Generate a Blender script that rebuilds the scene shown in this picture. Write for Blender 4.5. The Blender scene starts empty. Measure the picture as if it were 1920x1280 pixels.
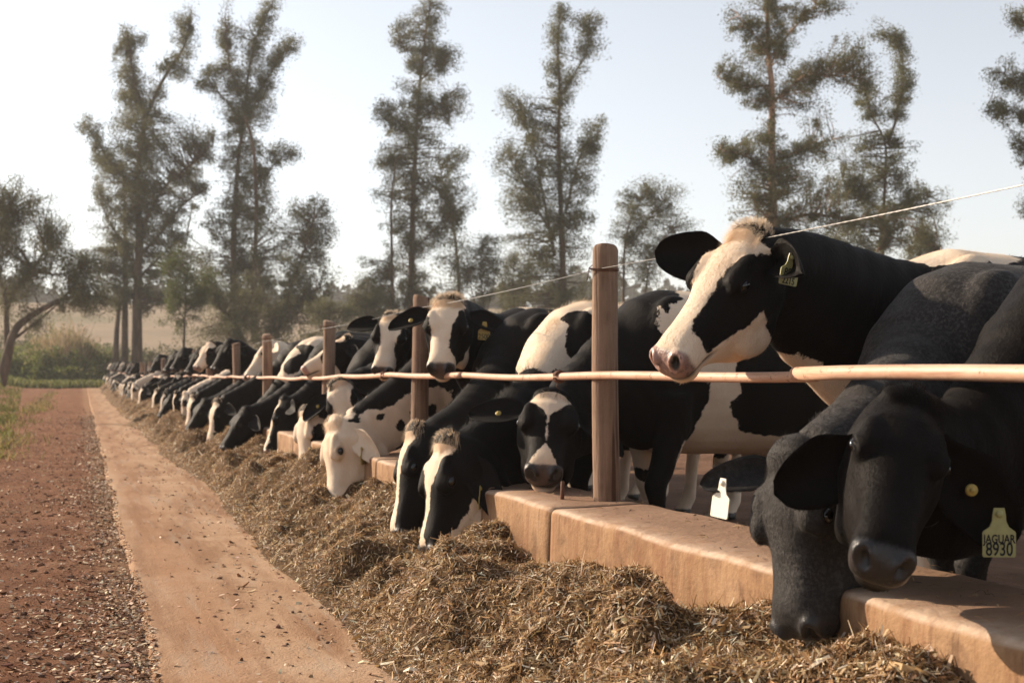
import bpy, math, random
import numpy as np
from math import radians, sin, cos, pi
from mathutils import Vector

# ------------------------------------------------------------------ camera, sky, sun
SC = bpy.context.scene
COL = SC.collection
F, VX, HY, EYE = 2400.0, 150.0, 705.0, 1.0          # focal length in photo pixels, vanishing point, horizon, eye height
TH = math.atan((960 - VX) / F)
CT, ST = cos(TH), sin(TH)
cam = bpy.data.cameras.new("camera")
cam_o = bpy.data.objects.new("camera", cam)
COL.objects.link(cam_o)
cam.sensor_width = 36.0
cam.lens = F / 1920 * 36.0
cam.shift_y = (HY - 640) / 1920
cam.clip_start, cam.clip_end = 0.05, 3000
cam_o.location = (0, 0, EYE)
cam_o.rotation_euler = (radians(90), 0, -TH)
cam.dof.use_dof = True
cam.dof.focus_distance = 4.4
cam.dof.aperture_fstop = 5.6
SC.camera = cam_o

SUN_AZ = TH - radians(61)        # clockwise from +Y
SUN_EL = radians(26)
SDIR = Vector((sin(SUN_AZ) * cos(SUN_EL), cos(SUN_AZ) * cos(SUN_EL), sin(SUN_EL)))
world = bpy.data.worlds.new("World")
SC.world = world
world.use_nodes = True
wn = world.node_tree
bg = wn.nodes["Background"]
sky = wn.nodes.new("ShaderNodeTexSky")
sky.sky_type = 'NISHITA'
sky.sun_disc = False
sky.sun_elevation = SUN_EL
sky.sun_rotation = SUN_AZ
sky.air_density, sky.dust_density, sky.ozone_density = 1.0, 0.7, 1.2
hsv = wn.nodes.new("ShaderNodeHueSaturation")
hsv.inputs['Saturation'].default_value = 0.36
wn.links.new(sky.outputs[0], hsv.inputs['Color'])
wn.links.new(hsv.outputs[0], bg.inputs['Color'])
bg.inputs['Strength'].default_value = 0.11
sl = bpy.data.lights.new("sun", 'SUN')
sl.energy = 5.0
sl.angle = radians(0.5)
sl.color = (1.0, 0.82, 0.62)
slo = bpy.data.objects.new("sun", sl)
COL.objects.link(slo)
slo.rotation_euler = SDIR.to_track_quat('Z', 'Y').to_euler()
SC.view_settings.view_transform = 'Standard'
SC.view_settings.look = 'None'
SC.view_settings.exposure = 0.78
SC.view_settings.gamma = 1.0
SC.render.engine = 'CYCLES'
SC.cycles.max_bounces = 6
SC.cycles.diffuse_bounces = 3
SC.cycles.transparent_max_bounces = 8
SC.cycles.volume_bounces = 1

# ------------------------------------------------------------------ helpers
rng = np.random.default_rng(11)
A_ = np.array
R_ = A_((CT, -ST, 0.0)); U_ = A_((0, 0, 1.0)); C_ = A_((-ST, -CT, 0.0))   # image right, up, towards the viewer


def W(px, py, Z):
    """photo pixel at depth Z -> world point"""
    xc = (px - 960) * Z / F
    return A_((xc * CT + Z * ST, -xc * ST + Z * CT, EYE + (HY - py) * Z / F))


def zlat(px, lat):
    return F * lat / (CT * (px - VX))


def nrm(v):
    v = np.asarray(v, float)
    return v / (np.linalg.norm(v, axis=-1, keepdims=True) + 1e-12)


def sm(a, b, x):
    t = np.clip((np.asarray(x, float) - a) / (b - a), 0, 1)
    return t * t * (3 - 2 * t)


def vnoise(p, seed=0):
    p = np.asarray(p, float)
    i = np.floor(p).astype(np.int64); f = p - i
    f = f * f * (3 - 2 * f)
    def h(a, b, c):
        n = (a * 374761393 + b * 668265263 + c * 1274126177 + seed * 974634211) & 0xFFFFFFFF
        n = ((n ^ (n >> 13)) * 1274126177) & 0xFFFFFFFF
        n = n ^ (n >> 16)
        return (n & 0xFFFFFF) / float(0x7FFFFF) - 1.0
    x, y, z = i[..., 0], i[..., 1], i[..., 2]
    r = 0
    for dx in (0, 1):
        wx = f[..., 0] if dx else 1 - f[..., 0]
        for dy in (0, 1):
            wy = f[..., 1] if dy else 1 - f[..., 1]
            for dz in (0, 1):
                wz = f[..., 2] if dz else 1 - f[..., 2]
                r = r + h(x + dx, y + dy, z + dz) * wx * wy * wz
    return r


def fbm(p, seed=0, octv=3):
    r, a = 0, 0.6
    p = np.asarray(p, float)
    for k in range(octv):
        r = r + a * vnoise(p * 2 ** k + 17.3 * k, seed + k)
        a *= 0.5
    return r


def n2(x, y, s, seed=0, octv=3):
    x, y = np.broadcast_arrays(np.asarray(x, float), np.asarray(y, float))
    return fbm(np.stack([x * s, y * s, np.full(x.shape, 0.37)], -1), seed, octv)


def mesh_np(name, V, quads=None, tris=None, mat=None, smooth=True, parent=None, attrs=None, link=True, obj=True):
    V = np.asarray(V, np.float32)
    nq = 0 if quads is None else len(quads)
    nt = 0 if tris is None else len(tris)
    m = bpy.data.meshes.new(name)
    m.vertices.add(len(V)); m.vertices.foreach_set("co", V.ravel())
    idx = []
    if nq: idx.append(np.asarray(quads, np.int32).ravel())
    if nt: idx.append(np.asarray(tris, np.int32).ravel())
    idx = np.concatenate(idx)
    m.loops.add(len(idx)); m.loops.foreach_set("vertex_index", idx)
    m.polygons.add(nq + nt)
    st = np.concatenate([np.arange(nq) * 4, nq * 4 + np.arange(nt) * 3]).astype(np.int32)
    m.polygons.foreach_set("loop_start", st)
    m.polygons.foreach_set("use_smooth", np.full(nq + nt, smooth))
    m.update(calc_edges=True)
    if len(V) < 150000: m.validate()
    if attrs:
        for k, v in attrs.items():
            a = m.attributes.new(k, 'FLOAT_COLOR', 'POINT')
            a.data.foreach_set("color", np.asarray(v, np.float32).ravel())
    if mat: m.materials.append(mat)
    if not obj: return m
    o = bpy.data.objects.new(name, m)
    if link: COL.objects.link(o)
    if parent: o.parent = parent
    return o


class MB:
    """collects verts / quads / tris of one mesh"""
    def __init__(s): s.V, s.Q, s.T, s.n, s.A = [], [], [], 0, []
    def add(s, V, Q=None, T=None, a=None):
        V = np.asarray(V, float)
        s.V.append(V)
        if Q is not None and len(Q): s.Q.append(np.asarray(Q) + s.n)
        if T is not None and len(T): s.T.append(np.asarray(T) + s.n)
        if a is not None: s.A.append(np.broadcast_to(a, (len(V), 4)))
        s.n += len(V)
    def build(s, name, mat=None, parent=None, smooth=True, loc=None):
        V = np.concatenate(s.V)
        if loc is not None: V = V - np.asarray(loc)
        o = mesh_np(name, V, np.concatenate(s.Q) if s.Q else None, np.concatenate(s.T) if s.T else None, mat, smooth, parent,
                    {'tint': np.concatenate(s.A)} if s.A else None)
        return o
    def loft(s, rings, cap=True, a=None):
        rings = np.asarray(rings, float)
        k, n, _ = rings.shape
        V = rings.reshape(-1, 3)
        i = np.arange(k - 1)[:, None] * n + np.arange(n)[None]
        j = np.arange(k - 1)[:, None] * n + (np.arange(n)[None] + 1) % n
        Q = np.stack([i, j, j + n, i + n], -1).reshape(-1, 4)
        T = []
        if cap:
            V = np.vstack([V, rings[0].mean(0), rings[-1].mean(0)])
            c0, c1 = k * n, k * n + 1
            for q in range(n):
                T.append((c0, (q + 1) % n, q))
                T.append((c1, (k - 1) * n + q, (k - 1) * n + (q + 1) % n))
        s.add(V, Q, T, a)
    def tube(s, pts, rad, n=8, a=None, cap=True):
        pts = np.asarray(pts, float)
        rad = np.broadcast_to(rad, (len(pts),))
        t = nrm(np.gradient(pts, axis=0))
        ref = A_((0, 0, 1.0)) if abs(t[:, 2]).mean() < 0.8 else A_((1.0, 0.1, 0))
        u = nrm(np.cross(t, ref)); v = np.cross(u, t)
        an = np.arange(n) * 2 * pi / n
        rings = pts[:, None] + rad[:, None, None] * (np.cos(an)[None, :, None] * u[:, None] + np.sin(an)[None, :, None] * v[:, None])
        s.loft(rings, cap, a)
    def box(s, lo, hi, a=None):
        x0, y0, z0 = lo; x1, y1, z1 = hi
        V = [(x0, y0, z0), (x1, y0, z0), (x1, y1, z0), (x0, y1, z0), (x0, y0, z1), (x1, y0, z1), (x1, y1, z1), (x0, y1, z1)]
        s.add(V, [(0, 3, 2, 1), (4, 5, 6, 7), (0, 1, 5, 4), (1, 2, 6, 5), (2, 3, 7, 6), (3, 0, 4, 7)], None, a)


def tag(o, label=None, cat=None, group=None, kind=None):
    if label: o['label'] = label
    if cat: o['category'] = cat
    if group: o['group'] = group
    if kind: o['kind'] = kind
    return o


def empty(name, loc):
    o = bpy.data.objects.new(name, None)
    o.location = loc
    o.empty_display_size = 0.2
    COL.objects.link(o)
    return o


# ------------------------------------------------------------------ materials
class NT:
    def __init__(s, name):
        s.m = bpy.data.materials.new(name); s.m.use_nodes = True
        s.t = s.m.node_tree; s.n = s.t.nodes; s.b = s.n["Principled BSDF"]; s.out = s.n["Material Output"]
    def new(s, t, **k):
        o = s.n.new("ShaderNode" + t)
        for a, b in k.items(): setattr(o, a, b)
        return o
    def set(s, sock, v):
        if hasattr(v, 'is_linked'): s.t.links.new(v, sock)
        else: sock.default_value = v
    def coord(s, scale=(1, 1, 1), obj=True):
        tc = s.new("TexCoord"); mp = s.new("Mapping")
        s.t.links.new(tc.outputs['Object'], mp.inputs['Vector']); mp.inputs['Scale'].default_value = scale
        return mp.outputs[0]
    def noise(s, vec, scale, detail=4, rough=0.6, dist=0.0):
        n = s.new("TexNoise"); s.t.links.new(vec, n.inputs['Vector'])
        n.inputs['Scale'].default_value = scale; n.inputs['Detail'].default_value = detail
        n.inputs['Roughness'].default_value = rough; n.inputs['Distortion'].default_value = dist
        return n.outputs['Fac']
    def vor(s, vec, scale, feat='F1'):
        n = s.new("TexVoronoi", feature=feat); s.t.links.new(vec, n.inputs['Vector']); n.inputs['Scale'].default_value = scale
        return n
    def ramp(s, fac, stops):
        r = s.new("ValToRGB"); s.t.links.new(fac, r.inputs[0])
        e = r.color_ramp.elements
        while len(e) < len(stops): e.new(0.5)
        for k, (p, c) in enumerate(stops):
            e[k].position = p
            e[k].color = (c, c, c, 1) if isinstance(c, (int, float)) else (*c, 1)
        return r.outputs[0]
    def mix(s, f, a, b, mode='MIX'):
        m = s.new("Mix", data_type='RGBA', blend_type=mode)
        for sock, v in ((m.inputs[0], f), (m.inputs[6], a), (m.inputs[7], b)):
            if isinstance(v, tuple): v = (*v, 1)
            s.set(sock, v)
        return m.outputs[2]
    def math(s, op, a, b=0.0):
        m = s.new("Math", operation=op); s.set(m.inputs[0], a); s.set(m.inputs[1], b)
        return m.outputs[0]
    def attr(s, name):
        a = s.new("Attribute", attribute_name=name)
        sp = s.new("SeparateColor"); s.t.links.new(a.outputs['Color'], sp.inputs[0])
        return a.outputs['Color'], sp.outputs
    def bump(s, h, dist, strength=1.0):
        b = s.new("Bump"); b.inputs['Strength'].default_value = strength; b.inputs['Distance'].default_value = dist
        s.t.links.new(h, b.inputs['Height']); s.t.links.new(b.outputs[0], s.b.inputs['Normal'])
    def fin(s, color, rough=0.8, spec=0.3, **k):
        if isinstance(color, tuple): color = (*color, 1)
        s.set(s.b.inputs['Base Color'], color); s.set(s.b.inputs['Roughness'], rough)
        s.b.inputs['Specular IOR Level'].default_value = spec
        for a, v in k.items(): s.set(s.b.inputs[a.replace('_', ' ')], v)
        return s.m
    def translucent(s, color, fac):
        t = s.new("BsdfTranslucent"); s.set(t.inputs[0], color if hasattr(color, 'is_linked') else (*color, 1))
        mx = s.new("MixShader"); mx.inputs[0].default_value = fac
        s.t.links.new(s.b.outputs[0], mx.inputs[1]); s.t.links.new(t.outputs[0], mx.inputs[2])
        s.t.links.new(mx.outputs[0], s.out.inputs[0])


def mat_coat(name, dark, light, dark2=None, sheen=0.015, speck=0.0, hair=False):
    t = NT(name)
    v = t.coord()
    col, ch = t.attr('coat')
    nz = t.noise(v, 55, 3, 0.7)
    nz2 = t.noise(v, 9, 4, 0.6)
    f = t.math('ADD', ch[0], t.math('MULTIPLY', t.math('SUBTRACT', nz, 0.5), 0.15))
    f = t.ramp(f, [(0.485, 0.0), (0.515, 1.0)])
    dk = t.mix(nz2, dark, dark2 or tuple(c * 1.9 for c in dark))
    if speck:
        sp = t.ramp(t.noise(v, 90, 3, 0.75), [(0.46, 0.0), (0.62, 1.0)])
        big = t.ramp(t.noise(v, 4, 3, 0.6), [(0.35, 0.1), (0.65, 1.0)])
        dk = t.mix(t.math('MULTIPLY', t.math('MULTIPLY', sp, big), speck), dk, (0.13, 0.118, 0.112))
    dk = t.mix(t.ramp(t.noise(v, 5.5, 5, 0.75), [(0.50, 0.0), (0.75, 0.55)]), dk, tuple(c_ * 2.2 for c_ in dark))
    lt = t.mix(nz2, light, tuple(c * k for c, k in zip(light, (0.86, 0.80, 0.72))))
    lt = t.mix(t.ramp(t.noise(v, 2.3, 4, 0.65), [(0.5, 0.0), (0.72, 0.55)]), lt, tuple(c * k for c, k in zip(light, (0.70, 0.56, 0.44))))
    c = t.mix(f, dk, lt)
    skin = t.mix(ch[2], (0.020, 0.018, 0.018), (0.40, 0.235, 0.19))
    skin = t.mix(t.ramp(t.noise(v, 38, 3, 0.6), [(0.56, 0.0), (0.62, 0.55)]), skin, (0.03, 0.026, 0.025))
    c = t.mix(ch[1], c, skin)
    spec_ = t.math('ADD', 0.16 if hair else 0.07, t.math('MULTIPLY', ch[1], 0.35))
    rough = t.math('SUBTRACT', 0.45 if hair else 0.60, t.math('MULTIPLY', ch[1], 0.27))
    h = t.noise(v, 130, 3, 0.7)
    h2 = t.noise(t.coord((1, 1, 0.35)), 60, 4, 0.75)
    t.bump(t.math('ADD', h2, t.math('MULTIPLY', h, 0.5)), 0.006, 0.55)
    t.fin(c, rough, 0.1, Specular_IOR_Level=spec_, Sheen_Weight=sheen, Sheen_Roughness=0.5)
    if hair: t.translucent(c, 0.58)
    return t.m


WHITE = (0.74, 0.62, 0.50)
M_COAT = mat_coat("coat_black_white", (0.0068, 0.0058, 0.0054), WHITE, (0.011, 0.0088, 0.0075))
M_GREY = mat_coat("coat_grey", (0.019, 0.0172, 0.0165), WHITE, (0.034, 0.031, 0.029), 0.05, 0.5)
M_BROWN = mat_coat("coat_brown", (0.0036, 0.0027, 0.0023), WHITE, (0.007, 0.0046, 0.0036))
HAIR = {}
HWHITE = (0.86, 0.73, 0.58)
for m_, a_ in ((M_COAT, ((0.0068, 0.0058, 0.0054), HWHITE, (0.010, 0.0065, 0.0045))), (M_GREY, ((0.026, 0.0235, 0.0225), HWHITE, (0.075, 0.068, 0.064))), (M_BROWN, ((0.0034, 0.0025, 0.0022), HWHITE, (0.012, 0.007, 0.0045)))):
    HAIR[m_.name] = mat_coat(m_.name + "_hair", *a_, sheen=0.0, hair=True)
t = NT("eye"); M_EYE = t.fin((0.006, 0.004, 0.003), 0.06, 0.6)
t = NT("tag_yellow"); M_TAGY = t.fin(t.mix(t.noise(t.coord(), 60, 3), (0.46, 0.34, 0.075), (0.30, 0.22, 0.07)), 0.45, 0.4)
t = NT("tag_lime"); M_TAGL = t.fin(t.mix(t.noise(t.coord(), 60, 3), (0.40, 0.39, 0.16), (0.25, 0.235, 0.11)), 0.45, 0.4)
t = NT("tag_white"); M_TAGW = t.fin((0.80, 0.74, 0.62), 0.4, 0.4)
t = NT("tag_ink"); M_INK = t.fin((0.012, 0.012, 0.02), 0.6, 0.2)

t = NT("post_wood")
v = t.coord((1, 1, 0.07)); v0 = t.coord()
g = t.noise(v, 55, 6, 0.7, 0.4)
c = t.ramp(g, [(0.25, (0.10, 0.058, 0.038)), (0.48, (0.21, 0.132, 0.090)), (0.72, (0.32, 0.215, 0.15))])
c = t.mix(t.ramp(t.noise(v0, 3.0, 4), [(0.42, 0.0), (0.65, 0.7)]), c, (0.30, 0.20, 0.14))
c = t.mix(t.ramp(t.noise(t.coord((1, 1, 0.03)), 35, 3, 0.6), [(0.60, 0.0), (0.66, 0.85)]), c, (0.07, 0.035, 0.02))
t.bump(g, 0.008, 0.8)
M_POST = t.fin(c, 0.8, 0.2)
t = NT("rail_pipe")
v = t.coord((1, 0.25, 1))
c = t.ramp(t.noise(v, 14, 5, 0.7), [(0.3, (0.46, 0.25, 0.16)), (0.55, (0.58, 0.36, 0.25)), (0.75, (0.64, 0.44, 0.33))])
v2 = t.coord()
c = t.mix(t.ramp(t.noise(v2, 28, 4, 0.75), [(0.60, 0.0), (0.66, 0.8)]), c, (0.16, 0.08, 0.05))
c = t.mix(t.ramp(t.noise(t.coord((1, 0.05, 1)), 60, 3, 0.6), [(0.58, 0.0), (0.66, 0.5)]), c, (0.30, 0.15, 0.09))
t.bump(t.noise(v2, 40, 4, 0.7), 0.002, 0.6)
M_RAIL = t.fin(c, 0.5, 0.35)
t = NT("rust"); c = t.mix(t.noise(t.coord(), 80, 4), (0.07, 0.028, 0.015), (0.16, 0.07, 0.04)); M_RUST = t.fin(c, 0.75, 0.3)
t = NT("wire_steel"); M_WIRE = t.fin((0.25, 0.24, 0.23), 0.4, 0.5, Metallic=0.7)

t = NT("curb_concrete")
v = t.coord()
n1 = t.noise(v, 1.6, 6, 0.65); n3 = t.noise(v, 40, 4, 0.7)
c = t.ramp(n1, [(0.28, (0.16, 0.086, 0.044)), (0.46, (0.285, 0.165, 0.086)), (0.72, (0.38, 0.245, 0.145))])
c = t.mix(t.ramp(t.noise(t.coord((1, 1, 0.18)), 16, 4, 0.65), [(0.47, 0.0), (0.70, 0.75)]), c, (0.17, 0.072, 0.036))
c = t.mix(t.ramp(t.noise(v, 4.5, 5, 0.72), [(0.52, 0.0), (0.64, 0.6)]), c, (0.12, 0.066, 0.038))
c = t.mix(t.ramp(t.noise(t.coord((1, 1, 0.1)), 30, 3, 0.6), [(0.60, 0.0), (0.68, 0.5)]), c, (0.09, 0.045, 0.026))
c = t.mix(t.ramp(n3, [(0.60, 0.0), (0.70, 0.5)]), c, (0.25, 0.13, 0.085))
sx = t.new("SeparateXYZ"); t.t.links.new(t.n["Texture Coordinate"].outputs['Object'], sx.inputs[0])
wear = t.noise(v, 9, 4, 0.7)
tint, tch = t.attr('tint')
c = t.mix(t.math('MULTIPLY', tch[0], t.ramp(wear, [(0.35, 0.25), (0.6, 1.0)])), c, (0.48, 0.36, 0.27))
c = t.mix(t.math('MULTIPLY', tch[1], 0.75), c, t.mix(n1, (0.16, 0.092, 0.058), (0.28, 0.175, 0.12)))  # top face tinted darker, its weaker sunlight put into the concrete colour
t.bump(t.math('ADD', t.math('MULTIPLY', n3, 0.6), t.noise(v, 8, 3)), 0.012, 0.7)
M_CURB = t.fin(c, 0.85, 0.2)

t = NT("track_soil")
v = t.coord(); vy = t.coord((1, 0.10, 1))
c = t.ramp(t.noise(v, 1.3, 6, 0.62), [(0.30, (0.31, 0.175, 0.095)), (0.5, (0.40, 0.25, 0.15)), (0.7, (0.46, 0.32, 0.215))])
sx_ = t.new("SeparateXYZ"); t.t.links.new(t.n["Texture Coordinate"].outputs['Object'], sx_.inputs[0])
xl = t.math('ADD', sx_.outputs[0], t.math('MULTIPLY', t.math('SUBTRACT', t.noise(vy, 3.0, 3), 0.5), 0.35))
c = t.mix(t.ramp(xl, [(0.28, 0.1), (0.40, 0.6), (0.52, 0.45), (0.66, 0.0)]), c, (0.31, 0.155, 0.078))
c = t.mix(t.ramp(t.noise(vy, 5.5, 4, 0.6), [(0.46, 0.0), (0.60, 0.65)]), c, (0.225, 0.115, 0.058))
c = t.mix(t.ramp(t.noise(vy, 12, 3, 0.6), [(0.55, 0.0), (0.68, 0.45)]), c, (0.37, 0.28, 0.205))
c = t.mix(t.ramp(t.noise(v, 70, 3, 0.7), [(0.58, 0.0), (0.68, 0.6)]), c, (0.20, 0.10, 0.06))
t.bump(t.math('ADD', t.noise(v, 90, 4, 0.75), t.math('MULTIPLY', t.noise(v, 14, 4, 0.7), 1.2)), 0.010, 0.8)
M_TRACK = t.fin(c, 0.92, 0.15)

t = NT("red_dirt")
v = t.coord()
c = t.ramp(t.noise(v, 2.2, 7, 0.68), [(0.28, (0.14, 0.056, 0.027)), (0.5, (0.24, 0.104, 0.052)), (0.72, (0.33, 0.175, 0.10))])
c = t.mix(t.ramp(t.noise(v, 45, 4, 0.75), [(0.52, 0.0), (0.64, 0.7)]), c, (0.13, 0.056, 0.030))
c = t.mix(t.ramp(t.noise(v, 75, 3, 0.7), [(0.60, 0.0), (0.67, 0.75)]), c, (0.36, 0.24, 0.15))
sd = t.new("SeparateXYZ"); t.t.links.new(t.n["Texture Coordinate"].outputs['Object'], sd.inputs[0])
xd = t.math('ADD', sd.outputs[0], t.math('MULTIPLY', t.math('SUBTRACT', t.noise(v, 5, 5, 0.7), 0.5), 0.55))
c = t.mix(t.ramp(xd, [(0.02, 0.0), (0.24, 0.85)]), c, (0.34, 0.195, 0.11))
t.bump(t.math('ADD', t.noise(v, 60, 5, 0.8), t.math('MULTIPLY', t.noise(v, 12, 5, 0.75), 2.0)), 0.03, 1.0)
M_DIRT = t.fin(c, 0.95, 0.1)

t = NT("pen_mud")
v = t.coord()
c = t.ramp(t.noise(v, 1.7, 6, 0.68), [(0.3, (0.10, 0.052, 0.030)), (0.55, (0.18, 0.10, 0.062)), (0.75, (0.27, 0.165, 0.105))])
t.bump(t.noise(v, 10, 5, 0.75), 0.05, 1.0)
M_PEN = t.fin(c, 0.95, 0.1)

t = NT("field_ground")
v = t.coord()
c = t.ramp(t.noise(t.coord((1, 1, 1)), 0.02, 6, 0.6), [(0.35, (0.20, 0.145, 0.09)), (0.5, (0.30, 0.215, 0.145)), (0.65, (0.18, 0.145, 0.08))])
c = t.mix(t.ramp(t.noise(v, 0.35, 5, 0.7), [(0.45, 0.0), (0.7, 0.55)]), c, (0.20, 0.16, 0.075))
geo = t.new("SeparateXYZ"); t.t.links.new(t.n["Texture Coordinate"].outputs['Object'], geo.inputs[0])
M_FIELD = t.fin(c, 0.95, 0.1)

t = NT("feed_base")
v = t.coord()
c = t.ramp(t.noise(v, 42, 5, 0.75), [(0.3, (0.045, 0.025, 0.011)), (0.5, (0.13, 0.072, 0.032)), (0.7, (0.28, 0.175, 0.085))])
t.bump(t.noise(v, 60, 5, 0.8), 0.03, 1.0)
M_FEEDB = t.fin(c, 0.9, 0.15)
t = NT("feed_straw")
tint, ch = t.attr('tint')
M_FEED = t.fin(tint, 0.62, 0.3); t.translucent(tint, 0.25)
t = NT("chips"); tint, ch = t.attr('tint'); M_CHIP = t.fin(tint, 0.8, 0.2)

t = NT("leaf")
v = t.coord()
c = t.ramp(t.noise(v, 1.1, 3, 0.6), [(0.3, (0.046, 0.055, 0.023)), (0.5, (0.100, 0.108, 0.048)), (0.7, (0.185, 0.185, 0.09))])
M_LEAF = t.fin(c, 0.55, 0.3); t.translucent(t.mix(0.5, c, (0.20, 0.17, 0.07)), 0.40)
t = NT("leaf_green")
v = t.coord()
c = t.ramp(t.noise(v, 0.9, 3, 0.6), [(0.3, (0.040, 0.060, 0.016)), (0.5, (0.075, 0.095, 0.026)), (0.7, (0.125, 0.14, 0.05))])
M_LEAFG = t.fin(c, 0.55, 0.3); t.translucent(t.mix(0.5, c, (0.15, 0.17, 0.03)), 0.35)
t = NT("bark")
v = t.coord((1, 1, 0.2))
c = t.ramp(t.noise(v, 3.5, 5, 0.65), [(0.35, (0.055, 0.038, 0.026)), (0.55, (0.115, 0.078, 0.052)), (0.7, (0.20, 0.14, 0.095))])
M_BARK = t.fin(c, 0.85, 0.15)
t = NT("bark_pale")
v = t.coord((1, 1, 0.25))
c = t.ramp(t.noise(v, 2.2, 5, 0.65), [(0.38, (0.10, 0.065, 0.045)), (0.5, (0.33, 0.21, 0.14)), (0.68, (0.50, 0.34, 0.24))])
M_BARKP = t.fin(c, 0.8, 0.15)
t = NT("dry_grass"); tint, ch = t.attr('tint'); M_GRASS = t.fin(tint, 0.7, 0.2); t.translucent(tint, 0.4)
t = NT("far_trees"); c = t.ramp(t.noise(t.coord(), 0.25, 4), [(0.35, (0.03, 0.04, 0.022)), (0.7, (0.07, 0.075, 0.04))]); M_FAR = t.fin(c, 0.9, 0.1)

# ------------------------------------------------------------------ terrain
def gz(x, y):
    x = np.asarray(x, float); y = np.asarray(y, float)
    r = np.hypot(x, y)
    return 0.34 * sm(40, 100, y) + 17.5 * sm(125, 330, r) + 6 * sm(330, 700, r) + 1.2 * sm(100, 200, r) * n2(x, y, 0.011, 5)


rr = np.concatenate([[0.0], np.geomspace(0.6, 520, 90)])
aa = np.linspace(0, 2 * pi, 145)[:-1]
gx = rr[:, None] * np.sin(aa)[None]; gy = rr[:, None] * np.cos(aa)[None]
V = np.stack([gx, gy, gz(gx, gy) - 0.16 * (1 - sm(60, 110, rr))[:, None] + 0 * gx], -1)
mb = MB(); k, n = len(rr), len(aa)
i = np.arange(k - 1)[:, None] * n + np.arange(n)[None]; j = np.arange(k - 1)[:, None] * n + (np.arange(n)[None] + 1) % n
mb.add(V.reshape(-1, 3), np.stack([i + n, j + n, j, i], -1).reshape(-1, 4)[n:], None)
tri = np.stack([i + n, j + n, j], -1)[0].reshape(-1, 3)
mb.T.append(tri)
tag(mb.build("ground", M_FIELD), kind='structure')


def sheet(name, xs, ys, zf, mat):
    X, Y = np.meshgrid(xs, ys, indexing='xy')
    V = np.stack([X, Y, zf(X, Y)], -1)
    ny, nx = X.shape
    i = np.arange(ny - 1)[:, None] * nx + np.arange(nx - 1)[None]
    Q = np.stack([i, i + 1, i + 1 + nx, i + nx], -1).reshape(-1, 4)
    return mesh_np(name, V.reshape(-1, 3), Q, None, mat)


ysg = np.concatenate([np.linspace(-3, 1, 20), np.geomspace(1.02, 104, 420)])
def edge_l(y): return 0.215 + 0.035 * n2(y, 0, 0.9, 3) + 0.0022 * np.maximum(y - 8, 0)
def zdirt(x, y):
    d = np.clip((edge_l(y) - x) / 0.15, 0, 1)
    rut = 0.05 * np.exp(-((x + 1.25) / 0.3) ** 2)
    return gz(x, y) + 0.004 + d * (0.024 * n2(x, y, 2.2, 21, 4) + 0.013 * n2(x, y, 9, 31, 3) + 0.006 * n2(x, y, 26, 41, 2) - rut + 0.35 * sm(-2.6, -5.5, x) ) - 0.012 * (x > edge_l(y))
tag(sheet("dirt_verge", np.concatenate([np.linspace(-14, -4.2, 30), np.linspace(-4, 0.36, 190)]), ysg, zdirt, M_DIRT), kind='structure')
def ztrack(x, y):
    e = sm(0.0, 0.05, x - edge_l(y))
    return gz(x, y) + 0.016 * e - 0.02 * (1 - e) + 0.008 * n2(x, y, 1.5, 51) * e + 0.003 * n2(x, y, 14, 52, 2) * e
tag(sheet("farm_track", np.linspace(0.12, 1.80, 90), ysg, ztrack, M_TRACK), kind='structure')
def zpen(x, y):
    return gz(x, y) + 0.006 + 0.03 * n2(x, y, 1.6, 61, 4) * sm(2.25, 2.6, x)
tag(sheet("pen_ground", np.concatenate([np.linspace(2.2, 6, 60), np.linspace(6.2, 30, 40)]), np.concatenate([np.linspace(-6, 1, 20), np.geomspace(1.1, 104, 160)]), zpen, M_PEN), kind='structure')

# ------------------------------------------------------------------ feed trough (concrete kerb wall), fence
POST_Y = [-1.75, 1.60, 4.957, 8.105, 11.42, 15.33, 18.32, 22.2, 25.3, 28.6]
while POST_Y[-1] < 93: POST_Y.append(POST_Y[-1] + 3.3 + 0.15 * math.sin(len(POST_Y) * 2.3))
XF, XB, TOPZ = 1.77, 2.235, 0.477

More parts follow.
